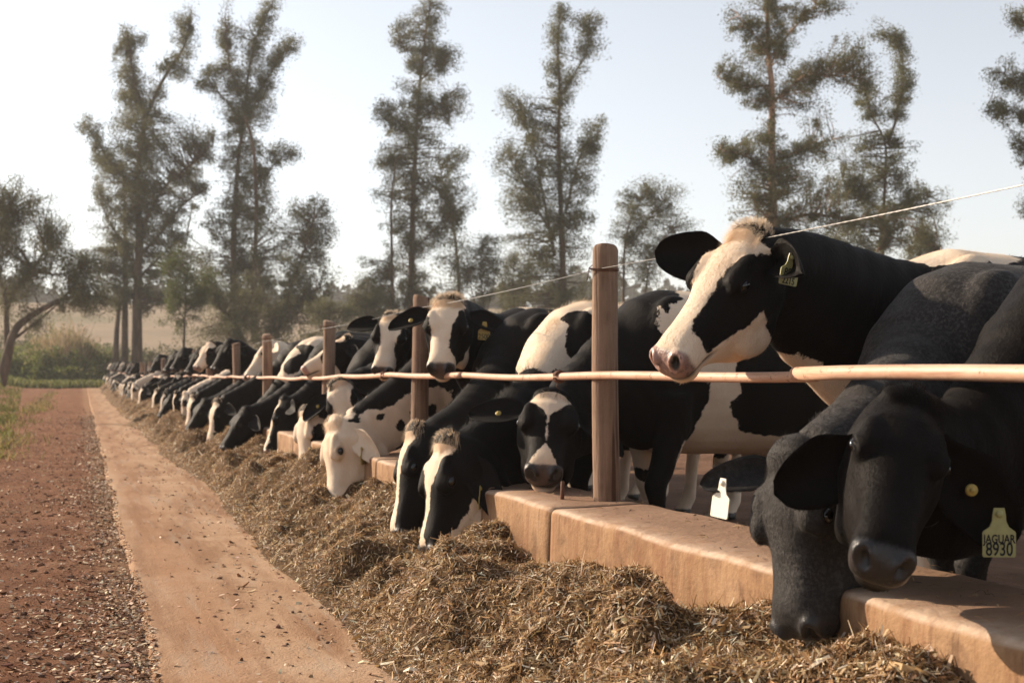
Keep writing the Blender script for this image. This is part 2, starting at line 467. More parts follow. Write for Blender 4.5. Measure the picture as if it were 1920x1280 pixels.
trough = empty("feed_trough", (2.0, 5.0, 0))
tag(trough, "long terracotta coloured concrete feed trough wall with rounded top running beside the track", "feed trough")
cuts = [-2.2] + [y - 0.20 for y in POST_Y[1:]] + [96.5]
for k in range(len(cuts) - 1):
    y0, y1 = cuts[k] + 0.004, cuts[k + 1] - 0.004
    prof = []
    def arc(cx, cz, r, a0, a1, n):
        for q in range(n):
            a = a0 + (a1 - a0) * q / (n - 1)
            prof.append((cx + r * cos(a), cz + r * sin(a)))
    prof.append((XF - 0.02, -0.15))
    arc(XF + 0.025, TOPZ - 0.03, 0.03, pi, pi * 0.55, 5)
    prof.append((XF + 0.16, TOPZ + 0.003))
    arc(XB - 0.08, TOPZ - 0.075, 0.085, pi / 2, 0, 7)
    prof.append((XB + 0.01, -0.15))
    prof = A_(prof)
    ny = max(6, int((y1 - y0) / 0.06)) if y0 < 14 else 8
    Y = np.linspace(y0, y1, ny)
    rings = np.zeros((ny, len(prof), 3))
    rings[..., 0] = prof[None, :, 0]; rings[..., 1] = Y[:, None]; rings[..., 2] = prof[None, :, 1] + gz(2.0, Y)[:, None]
    nz = fbm(np.stack([rings[..., 0] * 5, rings[..., 1] * 2.2, rings[..., 2] * 5], -1), 71)
    nz2 = fbm(np.stack([rings[..., 0] * 20, rings[..., 1] * 11, rings[..., 2] * 20], -1), 74)
    rings[..., 0] += 0.010 * nz + 0.003 * nz2
    rings[..., 2] += (0.009 * nz + 0.003 * nz2)
    endw = np.exp(-((Y - y0) / 0.03) ** 2) + np.exp(-((Y - y1) / 0.03) ** 2)
    rings[..., 2] -= 0.005 * endw[:, None]
    mb = MB()
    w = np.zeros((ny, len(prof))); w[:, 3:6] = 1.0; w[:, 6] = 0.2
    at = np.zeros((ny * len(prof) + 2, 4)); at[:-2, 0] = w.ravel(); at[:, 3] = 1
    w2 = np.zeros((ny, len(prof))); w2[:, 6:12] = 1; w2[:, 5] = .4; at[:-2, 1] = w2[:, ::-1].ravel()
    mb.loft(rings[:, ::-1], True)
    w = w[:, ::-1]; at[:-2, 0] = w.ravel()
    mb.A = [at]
    o = mb.build("curb_segment", M_CURB, trough, loc=trough.location)
mb = MB()
p = A_((1.93, 5.06, 0.0)); mb.tube([p + (0, 0, .44), p + (0.003, 0.002, 0.50), p + (0.004, 0, .555)], 0.009, 8)
mb.build("iron_stub", M_RUST, trough, loc=trough.location)

fence = empty("cattle_fence", (2.1, 5.0, 0))
tag(fence, "cattle fence of brown log posts with a pale pipe rail and a single steel wire", "fence")
POST_TOP = {1: 1.56, 2: 1.5415, 3: 1.519, 4: 1.493, 5: 1.494, 6: 1.466}
for k, y in enumerate(POST_Y):
    r = 0.056 + 0.006 * math.sin(k * 3.1)
    g0 = float(gz(2.1, y))
    top = POST_TOP.get(k, 1.47 + 0.03 * math.sin(k * 1.7)) + g0
    zs = np.concatenate([[0.30 + g0], np.linspace(0.40 + g0, top - 0.014, 46), [top - 0.004, top]])
    an = np.arange(28) * 2 * pi / 28
    rings = []
    lx, ly = 0.012 * math.sin(k * 5.1), 0.010 * math.cos(k * 2.7)
    for z in zs:
        rad = r * (1 + 0.03 * math.sin(z * 2.1 + k)) * (1.06 - 0.06 * z) - max(0, z - (top - 0.012)) * 0.5
        q = np.stack([np.cos(an) * 2.2, np.sin(an) * 2.2, np.full(28, z * 1.1)], -1)
        q2 = np.stack([np.cos(an) * 9, np.sin(an) * 9, np.full(28, z * 0.8 + k)], -1)
        rad = rad * (1 + 0.055 * vnoise(q, k + 3) + 0.028 * vnoise(q2, k + 9))
        tl = 0.0 if z < top - 0.02 else 0.012
        ox = 2.1 + lx * (z - g0) + 0.006 * math.sin(z * 3 + k)
        rings.append(np.stack([ox + np.cos(an) * rad, y + ly * (z - g0) + np.sin(an) * rad, z + tl * np.cos(an + k)], -1))
    mb = MB(); mb.loft(A_(rings))
    po = mb.build("post", M_POST, fence, loc=fence.location)
    # wire tie round the post
    zt = g0 + 1.445 if k > 0 else 1.47
    if k < 10:
        mb = MB()
        a2 = np.linspace(0, 2 * pi, 25)
        for dz in (0, 0.006):
            mb.tube(np.stack([2.1 + lx * zt + (r + 0.004) * np.cos(a2), y + ly * zt + (r + 0.004) * np.sin(a2), zt + dz + 0.006 * np.sin(a2)], -1), 0.0022, 5)
        for q in range(3):
            b = A_((2.1 + lx * zt - r - 0.004, y + 0.01 * q, zt))
            mb.tube([b, b + (-0.012, 0.008 - 0.01 * q, 0.008), b + (-0.008, -0.018 + 0.02 * q, 0.016 - 0.03 * q)], 0.002, 5)
        tie = mb.build("wire_tie", M_RUST, fence, loc=fence.location)
        tie.parent = po

XR = 2.022
def rail_z(y): return 0.993 + 0.008 * math.sin(y * 0.83 + 0.4) + 0.012 * math.sin(y * 0.31) + 0.34 * float(sm(40, 100, y))
joints = [-2.2, 3.25, 6.86, 8.55, 10.4, 12.2] + [y + 0.9 for y in POST_Y if y > 14]
for k in range(len(joints) - 1):
    y0, y1 = joints[k] + 0.002, joints[k + 1] + (0.10 if k < 6 else 0.0)
    Y = np.linspace(y0, y1, 24)
    rad = 0.0175 if k else 0.0205
    if k == 1: rad = 0.0168
    ph = k * 1.7
    P = np.stack([XR + 0.004 * np.sin(Y * 1.9 + ph) + (0.006 if k % 2 else 0.0), Y, [rail_z(q) + 0.006 * math.sin(q * 2.6 + ph) for q in Y]], -1)
    mb = MB(); mb.tube(P, rad, 12)
    mb.build("rail", M_RAIL, fence, loc=fence.location)
mb = MB()
for y in (5.32, 8.78):
    a2 = np.linspace(0, 2 * pi, 17); z = rail_z(y)
    mb = MB()
    for dy in (0, 0.012, 0.023):
        mb.tube(np.stack([XR + 0.024 * np.cos(a2), y + dy + 0 * a2, z + 0.024 * np.sin(a2)], -1), 0.006, 6)
    mb.tube([(XR - 0.01, y, z - 0.02), (XR - 0.012, y + 0.01, z - 0.045), (XR, y + 0.012, z - 0.055)], 0.003, 5)
    mb.build("rail_clamp", M_RUST, fence, loc=fence.location)
wp = []
for k in range(len(POST_Y) - 1):
    y0, y1 = POST_Y[k], POST_Y[k + 1]
    for q in range(10):
        s = q / 10; y = y0 + (y1 - y0) * s
        wp.append((2.1 - 0.045, y, 1.448 - 0.012 * 4 * s * (1 - s) - 0.0035 * max(0, y - 5) * (y < 25) - (0.07 if y >= 25 else 0) + 0.34 * float(sm(40, 100, y))))
wp = A_(wp)
mb = MB()
yy = np.linspace(-1.7, 90, 2600)
base = np.stack([np.interp(yy, wp[:, 1], wp[:, q]) for q in range(3)], -1)
for s in (0, pi):
    a2 = yy * 2 * pi / 0.07 + s
    amp = 0.0012 * (yy < 16)
    mb.tube(base + np.stack([amp * np.cos(a2), 0 * a2, amp * np.sin(a2)], -1), 0.0014, 5)
mb.build("wire", M_WIRE, fence, loc=fence.location)

# ------------------------------------------------------------------ feed heap
def feed_edge(y): return 0.98 + 0.20 * n2(y, 1.0, 0.42, 81, 3) + 0.0012 * np.maximum(y - 10, 0)
MUZZLES = [(1.58, 2.78, .29), (1.50, 5.75, .17), (1.51, 6.36, .17), (1.56, 8.10, .17), (1.68, 10.3, .18), (1.6, 12.2, .22), (1.6, 14.6, .18)]    # hollows eaten into the heap
def heap(x, y):
    xe = feed_edge(y)
    s = np.clip((x - xe) / (1.80 - xe), -0.3, 1)
    sp = np.clip(s, 0, 1)
    hgt = 0.335 + 0.15 * n2(y, 2.0, 0.9, 82, 2) + 0.05 * sm(4.0, 2.4, y) + 0.05 * sm(6.2, 8.0, y)
    h = hgt * (sp ** 0.85) * (1 - 0.16 * sm(0.75, 1.0, sp))
    lump = 0.23 * n2(x, y, 2.3, 83, 2) + 0.10 * n2(x, y, 6.5, 84, 2) + 0.016 * n2(x, y, 22, 85, 2)
    h = np.minimum(h + lump * sm(0.0, 0.30, sp), 0.46 - 0.02 * sp)
    for mx, my, mz in MUZZLES:
        w = np.exp(-(((x - mx) / 0.24) ** 2 + ((y - my) / 0.26) ** 2) ** 1.5)
        h = h * (1 - w) + np.minimum(h, mz) * w
    return gz(x, y) + np.where(s > 0, np.maximum(h, 0.004), 0.0) - 0.05 * np.clip(-s * 8, 0, 1) + 0.014


ysf = np.geomspace(1.0, 97, 620)
XX = np.linspace(0.62, 1.80, 96)
feed = sheet("feed_heap", XX, ysf, heap, M_FEEDB)
tag(feed, "chopped brown silage feed heaped along the trough", "feed", kind='stuff')

def blades(name, P, D, N, L, Wd, col, mat, parent=None, curl=0.0, link=True):
    """P root points, D direction, N side normal, L length, Wd width: one quad + one quad each, tapered, gently bent"""
    n = len(P)
    D = nrm(D); S = nrm(np.cross(D, N)); Nn = np.cross(S, D)
    L = np.asarray(L)[:, None]; Wd = np.asarray(Wd)[:, None] * 0.5
    c = np.asarray(curl) if np.ndim(curl) else np.full(n, curl)
    c = c[:, None]
    p1 = P + D * L * 0.5 + Nn * L * 0.5 * c * 0.3
    p2 = P + D * L * 0.96 - Nn * L * c * 0.35
    V = np.stack([P - S * Wd * 0.8, P + S * Wd * 0.8, p1 - S * Wd, p1 + S * Wd, p2 - S * Wd * 0.45, p2 + S * Wd * 0.45], 1).reshape(-1, 3)
    b = np.arange(n)[:, None] * 6
    Q = np.concatenate([b + A_([0, 1, 3, 2]), b + A_([2, 3, 5, 4])], 0)
    at = np.repeat(np.concatenate([col, np.ones((n, 1))], 1), 6, 0)
    return mesh_np(name, V, Q, None, mat, False, parent, {'tint': at}, link)


def rand_cols(n, pal, w):
    pal = A_(pal); i = rng.choice(len(pal), n, p=A_(w) / sum(w))
    return np.clip(pal[i] * rng.uniform(0.65, 1.3, (n, 1)) * rng.uniform(0.93, 1.07, (n, 3)), 0, 0.9)


N = 290000
u = rng.random(N)
yb = 1.15 / (1 - u * (1 - 1.15 / 75.0)) ** 1.0
k2 = N // 3
yb[:k2] = 1.15 * (40 / 1.15) ** rng.random(k2)
xe = feed_edge(yb)
s = rng.random(N) ** 0.9
xb = xe - 0.26 + (1.775 - xe + 0.26) * s
spars = (xb < xe + 0.03) & (rng.random(N) > np.exp((xb - xe) / 0.07) * (0.35 + 0.5 * n2(xb, yb, 5, 98)))
xb, yb = xb[~spars], yb[~spars]
N = len(xb)
e = 0.01
hz = heap(xb, yb)
nx = -(heap(xb + e, yb) - hz) / e; nyv = -(heap(xb, yb + e) - hz) / e
nn = nrm(np.stack([nx * 0.6, nyv * 0.6, np.ones(N)], -1))
an = rng.random(N) * 2 * pi
tv = nrm(np.stack([np.cos(an), np.sin(an), -(np.cos(an) * -nx * 0.6 + np.sin(an) * -nyv * 0.6) * -1], -1))
tilt = rng.normal(0.16, 0.40, N)
D = tv * np.cos(tilt)[:, None] + nn * np.sin(tilt)[:, None]
far = 1 + np.maximum(yb - 6, 0) * 0.06
L = rng.lognormal(math.log(0.026), 0.55, N) * far; L = np.clip(L, 0.008, 0.13 * far)
Wd = np.clip(rng.lognormal(math.log(0.0031), 0.5, N) * np.sqrt(far), 0.0016, 0.03)
col = rand_cols(N, [(0.47, 0.295, 0.14), (0.27, 0.145, 0.06), (0.72, 0.55, 0.35), (0.36, 0.215, 0.09), (0.10, 0.052, 0.023), (0.84, 0.72, 0.56)], [28, 22, 18, 14, 18, 11])
P = np.stack([xb, yb, hz + rng.uniform(-0.006, 0.012, N)], -1)
fs = blades("silage_bits", P - D * L[:, None] * 0.5, D, nn + rng.normal(0, 0.5, (N, 3)), L, Wd, col, M_FEED, None, rng.normal(0, 0.5, N))
fs.parent = feed
# bigger husk pieces
N = 900
yb = 1.3 * (14 / 1.3) ** rng.random(N); xe = feed_edge(yb); xb = xe + (1.75 - xe) * rng.random(N)
an = rng.random(N) * 2 * pi; el = rng.normal(0.06, 0.16, N)
D = np.stack([np.cos(an) * np.cos(el), np.sin(an) * np.cos(el), np.sin(el)], -1)
L = rng.uniform(0.05, 0.11, N); Wd = rng.uniform(0.006, 0.015, N)
hk = blades("corn_husk_bits", np.stack([xb, yb, heap(xb, yb) + 0.004], -1) - D * L[:, None] * 0.45, D, A_((0, 0, 1.0)) + rng.normal(0, 0.6, (N, 3)), L, Wd,
            rand_cols(N, [(0.42, 0.29, 0.15), (0.26, 0.15, 0.065), (0.60, 0.47, 0.30)], [5, 5, 2]), M_FEED, None, rng.normal(0, 1.0, N))
hk.parent = feed

N = 700
yb = 1.5 * (30 / 1.5) ** rng.random(N); xb = rng.uniform(1.80, 2.19, N) ; an = rng.random(N) * 2 * pi
D = np.stack([np.cos(an), np.sin(an), rng.normal(0, .06, N)], -1)
kb = blades("crumbs_on_kerb", np.stack([xb, yb, TOPZ + gz(xb, yb) + 0.010 + 0.01 * np.sin((xb - 1.8) * 8)], -1), D, A_((0, 0, 1.0)) + rng.normal(0, .3, (N, 3)), rng.uniform(.008, .04, N), rng.uniform(.002, .006, N),
            rand_cols(N, [(0.20, 0.11, 0.05), (0.42, 0.29, 0.15), (0.08, 0.045, 0.025)], [4, 3, 4]), M_FEED, None, .3)
kb.parent = feed

# chips and clods on the dirt and the track
N = 42000
yb = 2.4 * (34 / 2.4) ** (rng.random(N) ** 1.15)
xb = edge_l(yb) + 0.05 - np.where(rng.random(N) < .45, np.abs(rng.normal(0, .16, N)), np.abs(rng.normal(0, 1, N)) * (0.35 + 0.10 * yb))
keep = (xb > -5) & (n2(xb, yb, 1.6, 91) > rng.uniform(-0.7, 0.5, N)); xb, yb = xb[keep], yb[keep]
kx = rng.random(1300); ky = 2.6 * (25 / 2.6) ** rng.random(1300)
xb = np.concatenate([xb, 0.25 + 0.9 * kx ** 0.5]); yb = np.concatenate([yb, ky]); N = len(xb)
zg = np.maximum(zdirt(xb, yb), np.where(xb > edge_l(yb), ztrack(xb, yb), -9))
an = rng.random(N) * 2 * pi; el = rng.normal(0.0, 0.22, N)
D = np.stack([np.cos(an) * np.cos(el), np.sin(an) * np.cos(el), np.sin(el)], -1)
L = np.clip(rng.lognormal(math.log(0.015), 0.55, N), 0.005, 0.07) * (1 + 0.03 * yb); Wd = np.clip(rng.lognormal(math.log(0.0075), 0.45, N), 0.003, 0.02) * (1 + 0.03 * yb)
ch_ = blades("straw_litter", np.stack([xb, yb, zg + 0.004], -1) - D * L[:, None] * 0.5, D, A_((0, 0, 1.0)) + rng.normal(0, 0.35, (N, 3)), L, Wd,
             rand_cols(N, [(0.36, 0.22, 0.13), (0.24, 0.12, 0.065), (0.13, 0.058, 0.03), (0.64, 0.50, 0.36)], [6, 5, 2, 8]), M_CHIP, None, rng.normal(0, 0.5, N))
tag(ch_, "pale straw chips littered over the red dirt and track", "litter", kind='stuff')

ICO = None
def ico():
    global ICO
    if ICO is None:
        import bmesh
        bm = bmesh.new(); bmesh.ops.create_icosphere(bm, subdivisions=1, radius=1)
        ICO = (A_([v.co[:] for v in bm.verts]), A_([[v.index for v in f.verts] for f in bm.faces])); bm.free()
    return ICO
iv, it = ico()
def stones(name, xb, yb, zb, size, pal, w, mat):
    n = len(xb); m = len(iv)
    sc = size[:, None] * rng.uniform(0.55, 1.3, (n, 3)) * A_((1, 1, 0.5))
    jit = rng.uniform(0.72, 1.25, (n, m, 1))
    V = iv[None] * jit * sc[:, None] + np.stack([xb, yb, zb + size * 0.25], -1)[:, None]
    T = (np.arange(n)[:, None, None] * m + it[None]).reshape(-1, 3)
    c = rand_cols(n, pal, w)
    at = np.repeat(np.concatenate([c, np.ones((n, 1))], 1), m, 0)
    return mesh_np(name, V.reshape(-1, 3), None, T, mat, False, None, {'tint': at})
N = 5200
yb = 2.4 * (40 / 2.4) ** rng.random(N); xb = edge_l(yb) - 0.02 - np.abs(rng.normal(0, 1, N)) * (0.5 + 0.12 * yb)
sz = np.clip(rng.lognormal(math.log(0.0065), 0.55, N), 0.003, 0.020) * (1 + 0.02 * yb)
tag(stones("dirt_clods", xb, yb, zdirt(xb, yb), sz, [(0.17, 0.07, 0.038), (0.11, 0.05, 0.03), (0.24, 0.125, 0.075)], [5, 4, 3], M_CHIP), "clods and pebbles of red earth scattered on the verge", "clods", kind='stuff')
N = 420
yb = 2.8 * (22 / 2.8) ** rng.random(N); xb = 0.3 + 0.85 * rng.random(N) ** 0.6
sz = np.clip(rng.lognormal(math.log(0.0055), 0.5, N), 0.003, 0.016)
tag(stones("track_pebbles", xb, yb, ztrack(xb, yb), sz, [(0.15, 0.075, 0.045), (0.09, 0.05, 0.035), (0.30, 0.19, 0.12)], [5, 4, 2], M_CHIP), "small dark pebbles and droppings lying on the track", "pebbles", kind='stuff')

# ------------------------------------------------------------------ trees
def make_tree(name, label, Z, limbs, blobs, per=1.0, leaf=0.20, bark=None, leafm=None, group=None, seed=0, spread=0.62, twl=135):
    """limbs: (photo polyline, r0, r1) traced at depth Z and bent in depth; blobs: (x, y, rx, ry) leaf masses with real depth"""
    g = np.random.default_rng(seed + 100)
    px = Z / F
    tr, cr = MB(), MB()
    samples, srad = [], []
    base = None
    for li, (pts, r0, r1) in enumerate(limbs):
        pts = A_(pts, ); d = np.concatenate([[0], np.cumsum(np.hypot(*np.diff(pts, axis=0).T))])
        n = max(8, int(d[-1] / 9))
        q = np.linspace(0, d[-1], n)
        X = np.interp(q, d, pts[:, 0]); Y = np.interp(q, d, pts[:, 1])
        kx = np.ones(5) / 5
        Xp = np.pad(X, 2, 'edge'); Yp = np.pad(Y, 2, 'edge')
        X2, Y2 = np.convolve(Xp, kx, 'valid'), np.convolve(Yp, kx, 'valid')
        X2[0], Y2[0], X2[-1], Y2[-1] = X[0], Y[0], X[-1], Y[-1]
        tt = q / d[-1]
        amp = d[-1] * px * 0.22 * (0 if li == 0 else 1)
        sg = g.choice([-1, 1])
        dz = sg * amp * tt + 0.35 * vnoise(np.stack([q * 0.02, 0 * q + li * 7.7, 0 * q + seed], -1), 7) * (1 - (li == 0) * 0.3)
        P = A_([W(x, y, Z + z) for x, y, z in zip(X2, Y2, dz)])
        if li == 0:
            base = P[0].copy(); base[2] = float(gz(base[0], base[1]))
            if P[0][2] > base[2] + 0.1:
                P = np.vstack([base - (0, 0, 0.2), P]); tt = np.concatenate([[0], tt])
        rad = r0 + (r1 - r0) * tt ** 0.8
        tr.tube(P, rad, 8)
        samples.append(P); srad.append(rad)
    S = np.concatenate(samples)
    blobs = list(blobs)
    for li, (pts, r0, r1) in enumerate(limbs):       # loose sprays along the limbs themselves
        pts = A_(pts)
        for q in range(len(pts) - 1):
            for _ in range(2 if li else 1):
                f_ = g.random(); c = pts[q] * (1 - f_) + pts[q + 1] * f_
                if c[1] < 600: blobs.append((c[0] + g.normal(0, 9), c[1] + g.normal(0, 9), g.uniform(9, 20) * 60 / Z, g.uniform(8, 16) * 60 / Z))
    leafP, leafD = [], []
    for (bx, by, rx, ry) in blobs:
        nb = max(6, int(per * rx * ry / 34.0))
        dep = min(rx, ry * 1.3) * px
        dzb = g.normal(0, 0.5) * dep
        for k in range(nb):
            v = g.normal(0, 1, 3); v = v / np.linalg.norm(v) * (g.random() ** 0.5 * 1.15 if g.random() < .70 else g.uniform(.8, 1.4))
            E = W(bx + v[0] * rx, by + v[1] * ry * 1.3, Z + dzb + v[2] * dep)
            dd = ((S - E) ** 2).sum(1) + 3.0 * np.maximum(0, S[:, 2] - E[2]) ** 2
            B = S[np.argmin(dd)] if k % 3 else S[np.argsort(dd)[min(len(dd) - 1, g.integers(1, 7))]]
            ln = np.linalg.norm(E - B)
            M = B * 0.45 + E * 0.55 + (g.normal(0, 0.10, 3) + (0, 0, 0.06)) * ln
            ts = np.linspace(0, 1, 6)[:, None]
            tw = (1 - ts) ** 2 * B + 2 * ts * (1 - ts) * M + ts ** 2 * E
            tr.tube(tw, np.linspace(min(0.05, 0.014 + 0.011 * ln), 0.008, 6), 4, cap=False)
            nl = int(twl * g.uniform(0.3, 1.6))
            tq = 1 - 0.55 * g.random(nl) ** 1.7
            c = (1 - tq[:, None]) ** 2 * B + 2 * tq[:, None] * (1 - tq[:, None]) * M + tq[:, None] ** 2 * E
            off = np.clip(g.normal(0, 1, (nl, 3)), -1.5, 1.5) * spread * A_((0.50, 0.50, 0.52)) * g.uniform(0.35, 1.25)
            off[:, 2] -= 0.12 * spread
            leafP.append(c + off)
            leafD.append(nrm(g.normal(0, 1, (nl, 3)) + (0, 0, -0.5)))
    P = np.concatenate(leafP); D = np.concatenate(leafD); n = len(P)
    Sd = nrm(np.cross(D, g.normal(0, 1, (n, 3))))
    L = leaf * 0.62 * g.uniform(0.6, 1.35, n)[:, None]; Wd = L * g.uniform(0.30, 0.55, (n, 1))
    V = np.stack([P - D * L / 2, P + Sd * Wd / 2, P + D * L / 2, P - Sd * Wd / 2], 1).reshape(-1, 3)
    Q = np.arange(n)[:, None] * 4 + np.arange(4)[None]
    root = empty(name, base)
    tag(root, label, "tree" if 'shrub' not in name else "shrub", group)
    tr.build("trunk", bark or M_BARK, root, loc=base)
    mesh_np("crown", V - base, Q, None, leafm or M_LEAF, False, root)
    return root


TG = "tall gum trees beyond the pen"
make_tree("gum_tree", "tall broad gum tree at far left with two dark trunks and a leaning top tuft", 92,
    [([(257, 690), (257, 560), (262, 438), (257, 328), (273, 219), (306, 148), (350, 82), (358, 27)], .42, .05),
     ([(233, 690), (235, 560), (235, 465), (233, 355), (226, 300)], .30, .06),
     ([(216, 690), (219, 610), (228, 540)], .26, .12),
     ([(262, 438), (306, 350), (361, 306), (399, 273)], .16, .03), ([(262, 480), (300, 440), (345, 380), (390, 352)], .13, .03),
     ([(257, 355), (208, 306), (164, 240)], .13, .03), ([(273, 219), (250, 150), (240, 66)], .13, .03), ([(235, 465), (195, 400), (180, 330)], .1, .03),
     ([(262, 520), (310, 470), (350, 440)], .12, .03)],
    [(345, 70, 22, 42), (338, 130, 20, 18), (318, 120, 10, 14), (245, 72, 34, 16), (240, 128, 30, 34), (262, 195, 46, 32), (268, 255, 66, 40), (172, 240, 24, 16), (188, 285, 20, 30),
     (258, 322, 74, 40), (352, 250, 38, 24), (388, 272, 18, 26), (238, 395, 58, 42), (300, 395, 58, 36), (355, 345, 40, 24), (232, 470, 48, 28), (190, 495, 62, 24), (300, 455, 42, 20),
     (265, 545, 70, 26), (345, 500, 50, 24)], 1.5, .21, group=TG, seed=1)
make_tree("gum_tree", "tall slim gum tree with a three pronged top left of centre", 88,
    [([(438, 650), (438, 438), (446, 301), (459, 219), (465, 137), (481, 66), (509, 11)], .30, .04),
     ([(476, 640), (478, 520), (481, 383), (476, 273), (460, 219)], .22, .08),
     ([(455, 225), (421, 186), (383, 142)], .10, .025), ([(462, 200), (492, 165), (525, 109), (552, 71)], .10, .025),
     ([(450, 180), (430, 130), (424, 60)], .08, .02), ([(480, 350), (520, 300), (545, 280)], .07, .02), ([(478, 540), (440, 480), (400, 420)], .08, .02)],
    [(507, 28, 18, 26), (478, 82, 26, 42), (425, 72, 15, 42), (540, 85, 22, 20), (388, 142, 22, 16), (438, 150, 42, 38), (502, 158, 26, 38), (460, 212, 44, 30),
     (455, 278, 40, 36), (528, 282, 24, 14), (462, 348, 52, 36), (440, 418, 52, 36), (488, 400, 30, 26), (432, 492, 54, 34), (480, 500, 44, 34), (450, 560, 50, 34)], 1.3, .20, group=TG, seed=2)
make_tree("gum_tree", "mid height bushy gum with rounded crown between two tall ones", 84,
    [([(525, 650), (512, 600), (489, 530), (470, 470)], .17, .04), ([(520, 620), (545, 540), (570, 470), (590, 410)], .14, .03), ([(515, 600), (560, 560), (600, 540)], .08, .02)],
    [(578, 395, 42, 28), (602, 440, 30, 26), (550, 450, 50, 34), (572, 510, 52, 36), (525, 560, 56, 34), (592, 580, 38, 34), (500, 610, 50, 26)], 1.05, .20, group=TG, seed=3)
make_tree("gum_tree", "very tall dense gum tree with a straight dark trunk at upper centre", 84,
    [([(771, 640), (771, 552), (774, 383), (782, 219), (788, 148), (799, 55), (808, 5)], .30, .05),
     ([(861, 640), (861, 536), (853, 438), (837, 372), (822, 300)], .16, .05), ([(736, 640), (736, 547), (733, 383), (742, 300)], .15, .05),
     ([(780, 260), (740, 225), (712, 205)], .07, .02), ([(782, 230), (830, 190), (862, 160)], .07, .02), ([(774, 470), (815, 430), (850, 400)], .08, .02),
     ([(790, 150), (830, 110), (856, 95)], .05, .015), ([(788, 135), (758, 90), (742, 60)], .05, .015)],
    [(805, 20, 28, 18), (778, 58, 34, 24), (808, 105, 40, 30), (850, 105, 14, 16), (788, 165, 36, 30), (778, 218, 54, 34), (728, 222, 24, 20), (848, 222, 32, 20),
     (780, 290, 68, 38), (722, 300, 22, 26), (858, 292, 26, 28), (775, 368, 68, 38), (852, 380, 34, 34), (762, 448, 68, 34), (848, 450, 34, 26), (702, 520, 32, 28),
     (770, 518, 56, 30), (730, 585, 60, 26), (800, 560, 40, 26)], 1.0, .20, group=TG, seed=4)
make_tree("gum_tree", "open gum tree with several bare rising limbs right of centre", 74,
    [([(1055, 620), (1055, 480), (1050, 350), (1047, 250), (1050, 150), (1045, 90), (1052, 10)], .26, .04),
     ([(1050, 180), (1080, 135), (1105, 90), (1097, 40)], .07, .02), ([(1060, 400), (1090, 280), (1130, 240)], .10, .025), ([(1040, 480), (1015, 350), (1005, 290), (975, 200)], .12, .03),
     ([(1040, 450), (990, 360), (958, 300)], .09, .02)],
    [(1050, 18, 12, 18), (1045, 60, 17, 26), (1096, 68, 15, 32), (1106, 45, 10, 12), (1050, 118, 20, 26), (1080, 130, 16, 16), (1050, 178, 20, 22), (985, 200, 28, 22),
     (948, 192, 15, 26), (1003, 240, 30, 30), (1050, 238, 20, 30), (1118, 242, 26, 18), (1100, 282, 34, 16), (945, 290, 22, 22), (985, 290, 38, 24), (1040, 310, 36, 34),
     (1090, 330, 32, 28), (970, 378, 38, 34), (1040, 398, 48, 34), (1088, 398, 30, 24), (1000, 468, 50, 32), (1070, 468, 36, 32), (1020, 540, 70, 34)], 1.0, .18, group=TG, seed=5)
make_tree("gum_tree", "low domed gum tree standing alone behind the tall log post", 80,
    [([(1168, 620), (1170, 465), (1180, 415), (1200, 375)], .14, .03), ([(1175, 450), (1215, 410), (1245, 380)], .07, .02), ([(1200, 620), (1220, 480), (1255, 430)], .09, .02)],
    [(1205, 352, 42, 16), (1240, 358, 32, 16), (1172, 385, 32, 16), (1250, 392, 36, 18), (1190, 428, 42, 22), (1268, 430, 34, 20), (1240, 458, 56, 22), (1190, 500, 60, 26)], 0.95, .18, group=TG, seed=6)
make_tree("pale_gum_tree", "tallest gum tree with pale orange lit bark rising above the frame", 54,
    [([(1452, 640), (1450, 430), (1447, 300), (1448, 165), (1440, 100), (1438, 0), (1445, -90)], .27, .07),
     ([(1450, 190), (1510, 140), (1595, 145)], .07, .02), ([(1447, 160), (1395, 165), (1345, 145)], .06, .018), ([(1448, 330), (1400, 290), (1350, 280)], .06, .018),
     ([(1448, 420), (1520, 400), (1600, 412), (1650, 405), (1715, 412)], .09, .03), ([(1445, 120), (1480, 60), (1530, 10)], .06, .018), ([(1445, 110), (1410, 60), (1385, 30)], .05, .015),
     ([(1450, 300), (1510, 280), (1560, 262)], .05, .015), ([(1645, 470), (1665, 445), (1695, 415), (1730, 435)], .06, .02)],
    [(1450, 0, 44, 24), (1380, 42, 20, 20), (1410, 98, 36, 24), (1372, 140, 34, 18), (1470, 78, 42, 34), (1545, 8, 46, 12), (1500, 150, 46, 28), (1560, 112, 42, 24), (1605, 100, 40, 22),
     (1610, 140, 32, 22), (1430, 190, 42, 28), (1520, 200, 34, 20), (1400, 268, 46, 16), (1366, 285, 28, 15), (1440, 290, 52, 28), (1540, 270, 42, 18), (1408, 350, 42, 24),
     (1480, 340, 60, 32), (1540, 350, 38, 32), (1440, 400, 52, 28), (1522, 410, 54, 30), (1470, -60, 60, 40)], 0.85, .14, M_BARKP, group=TG, seed=7, spread=.42)
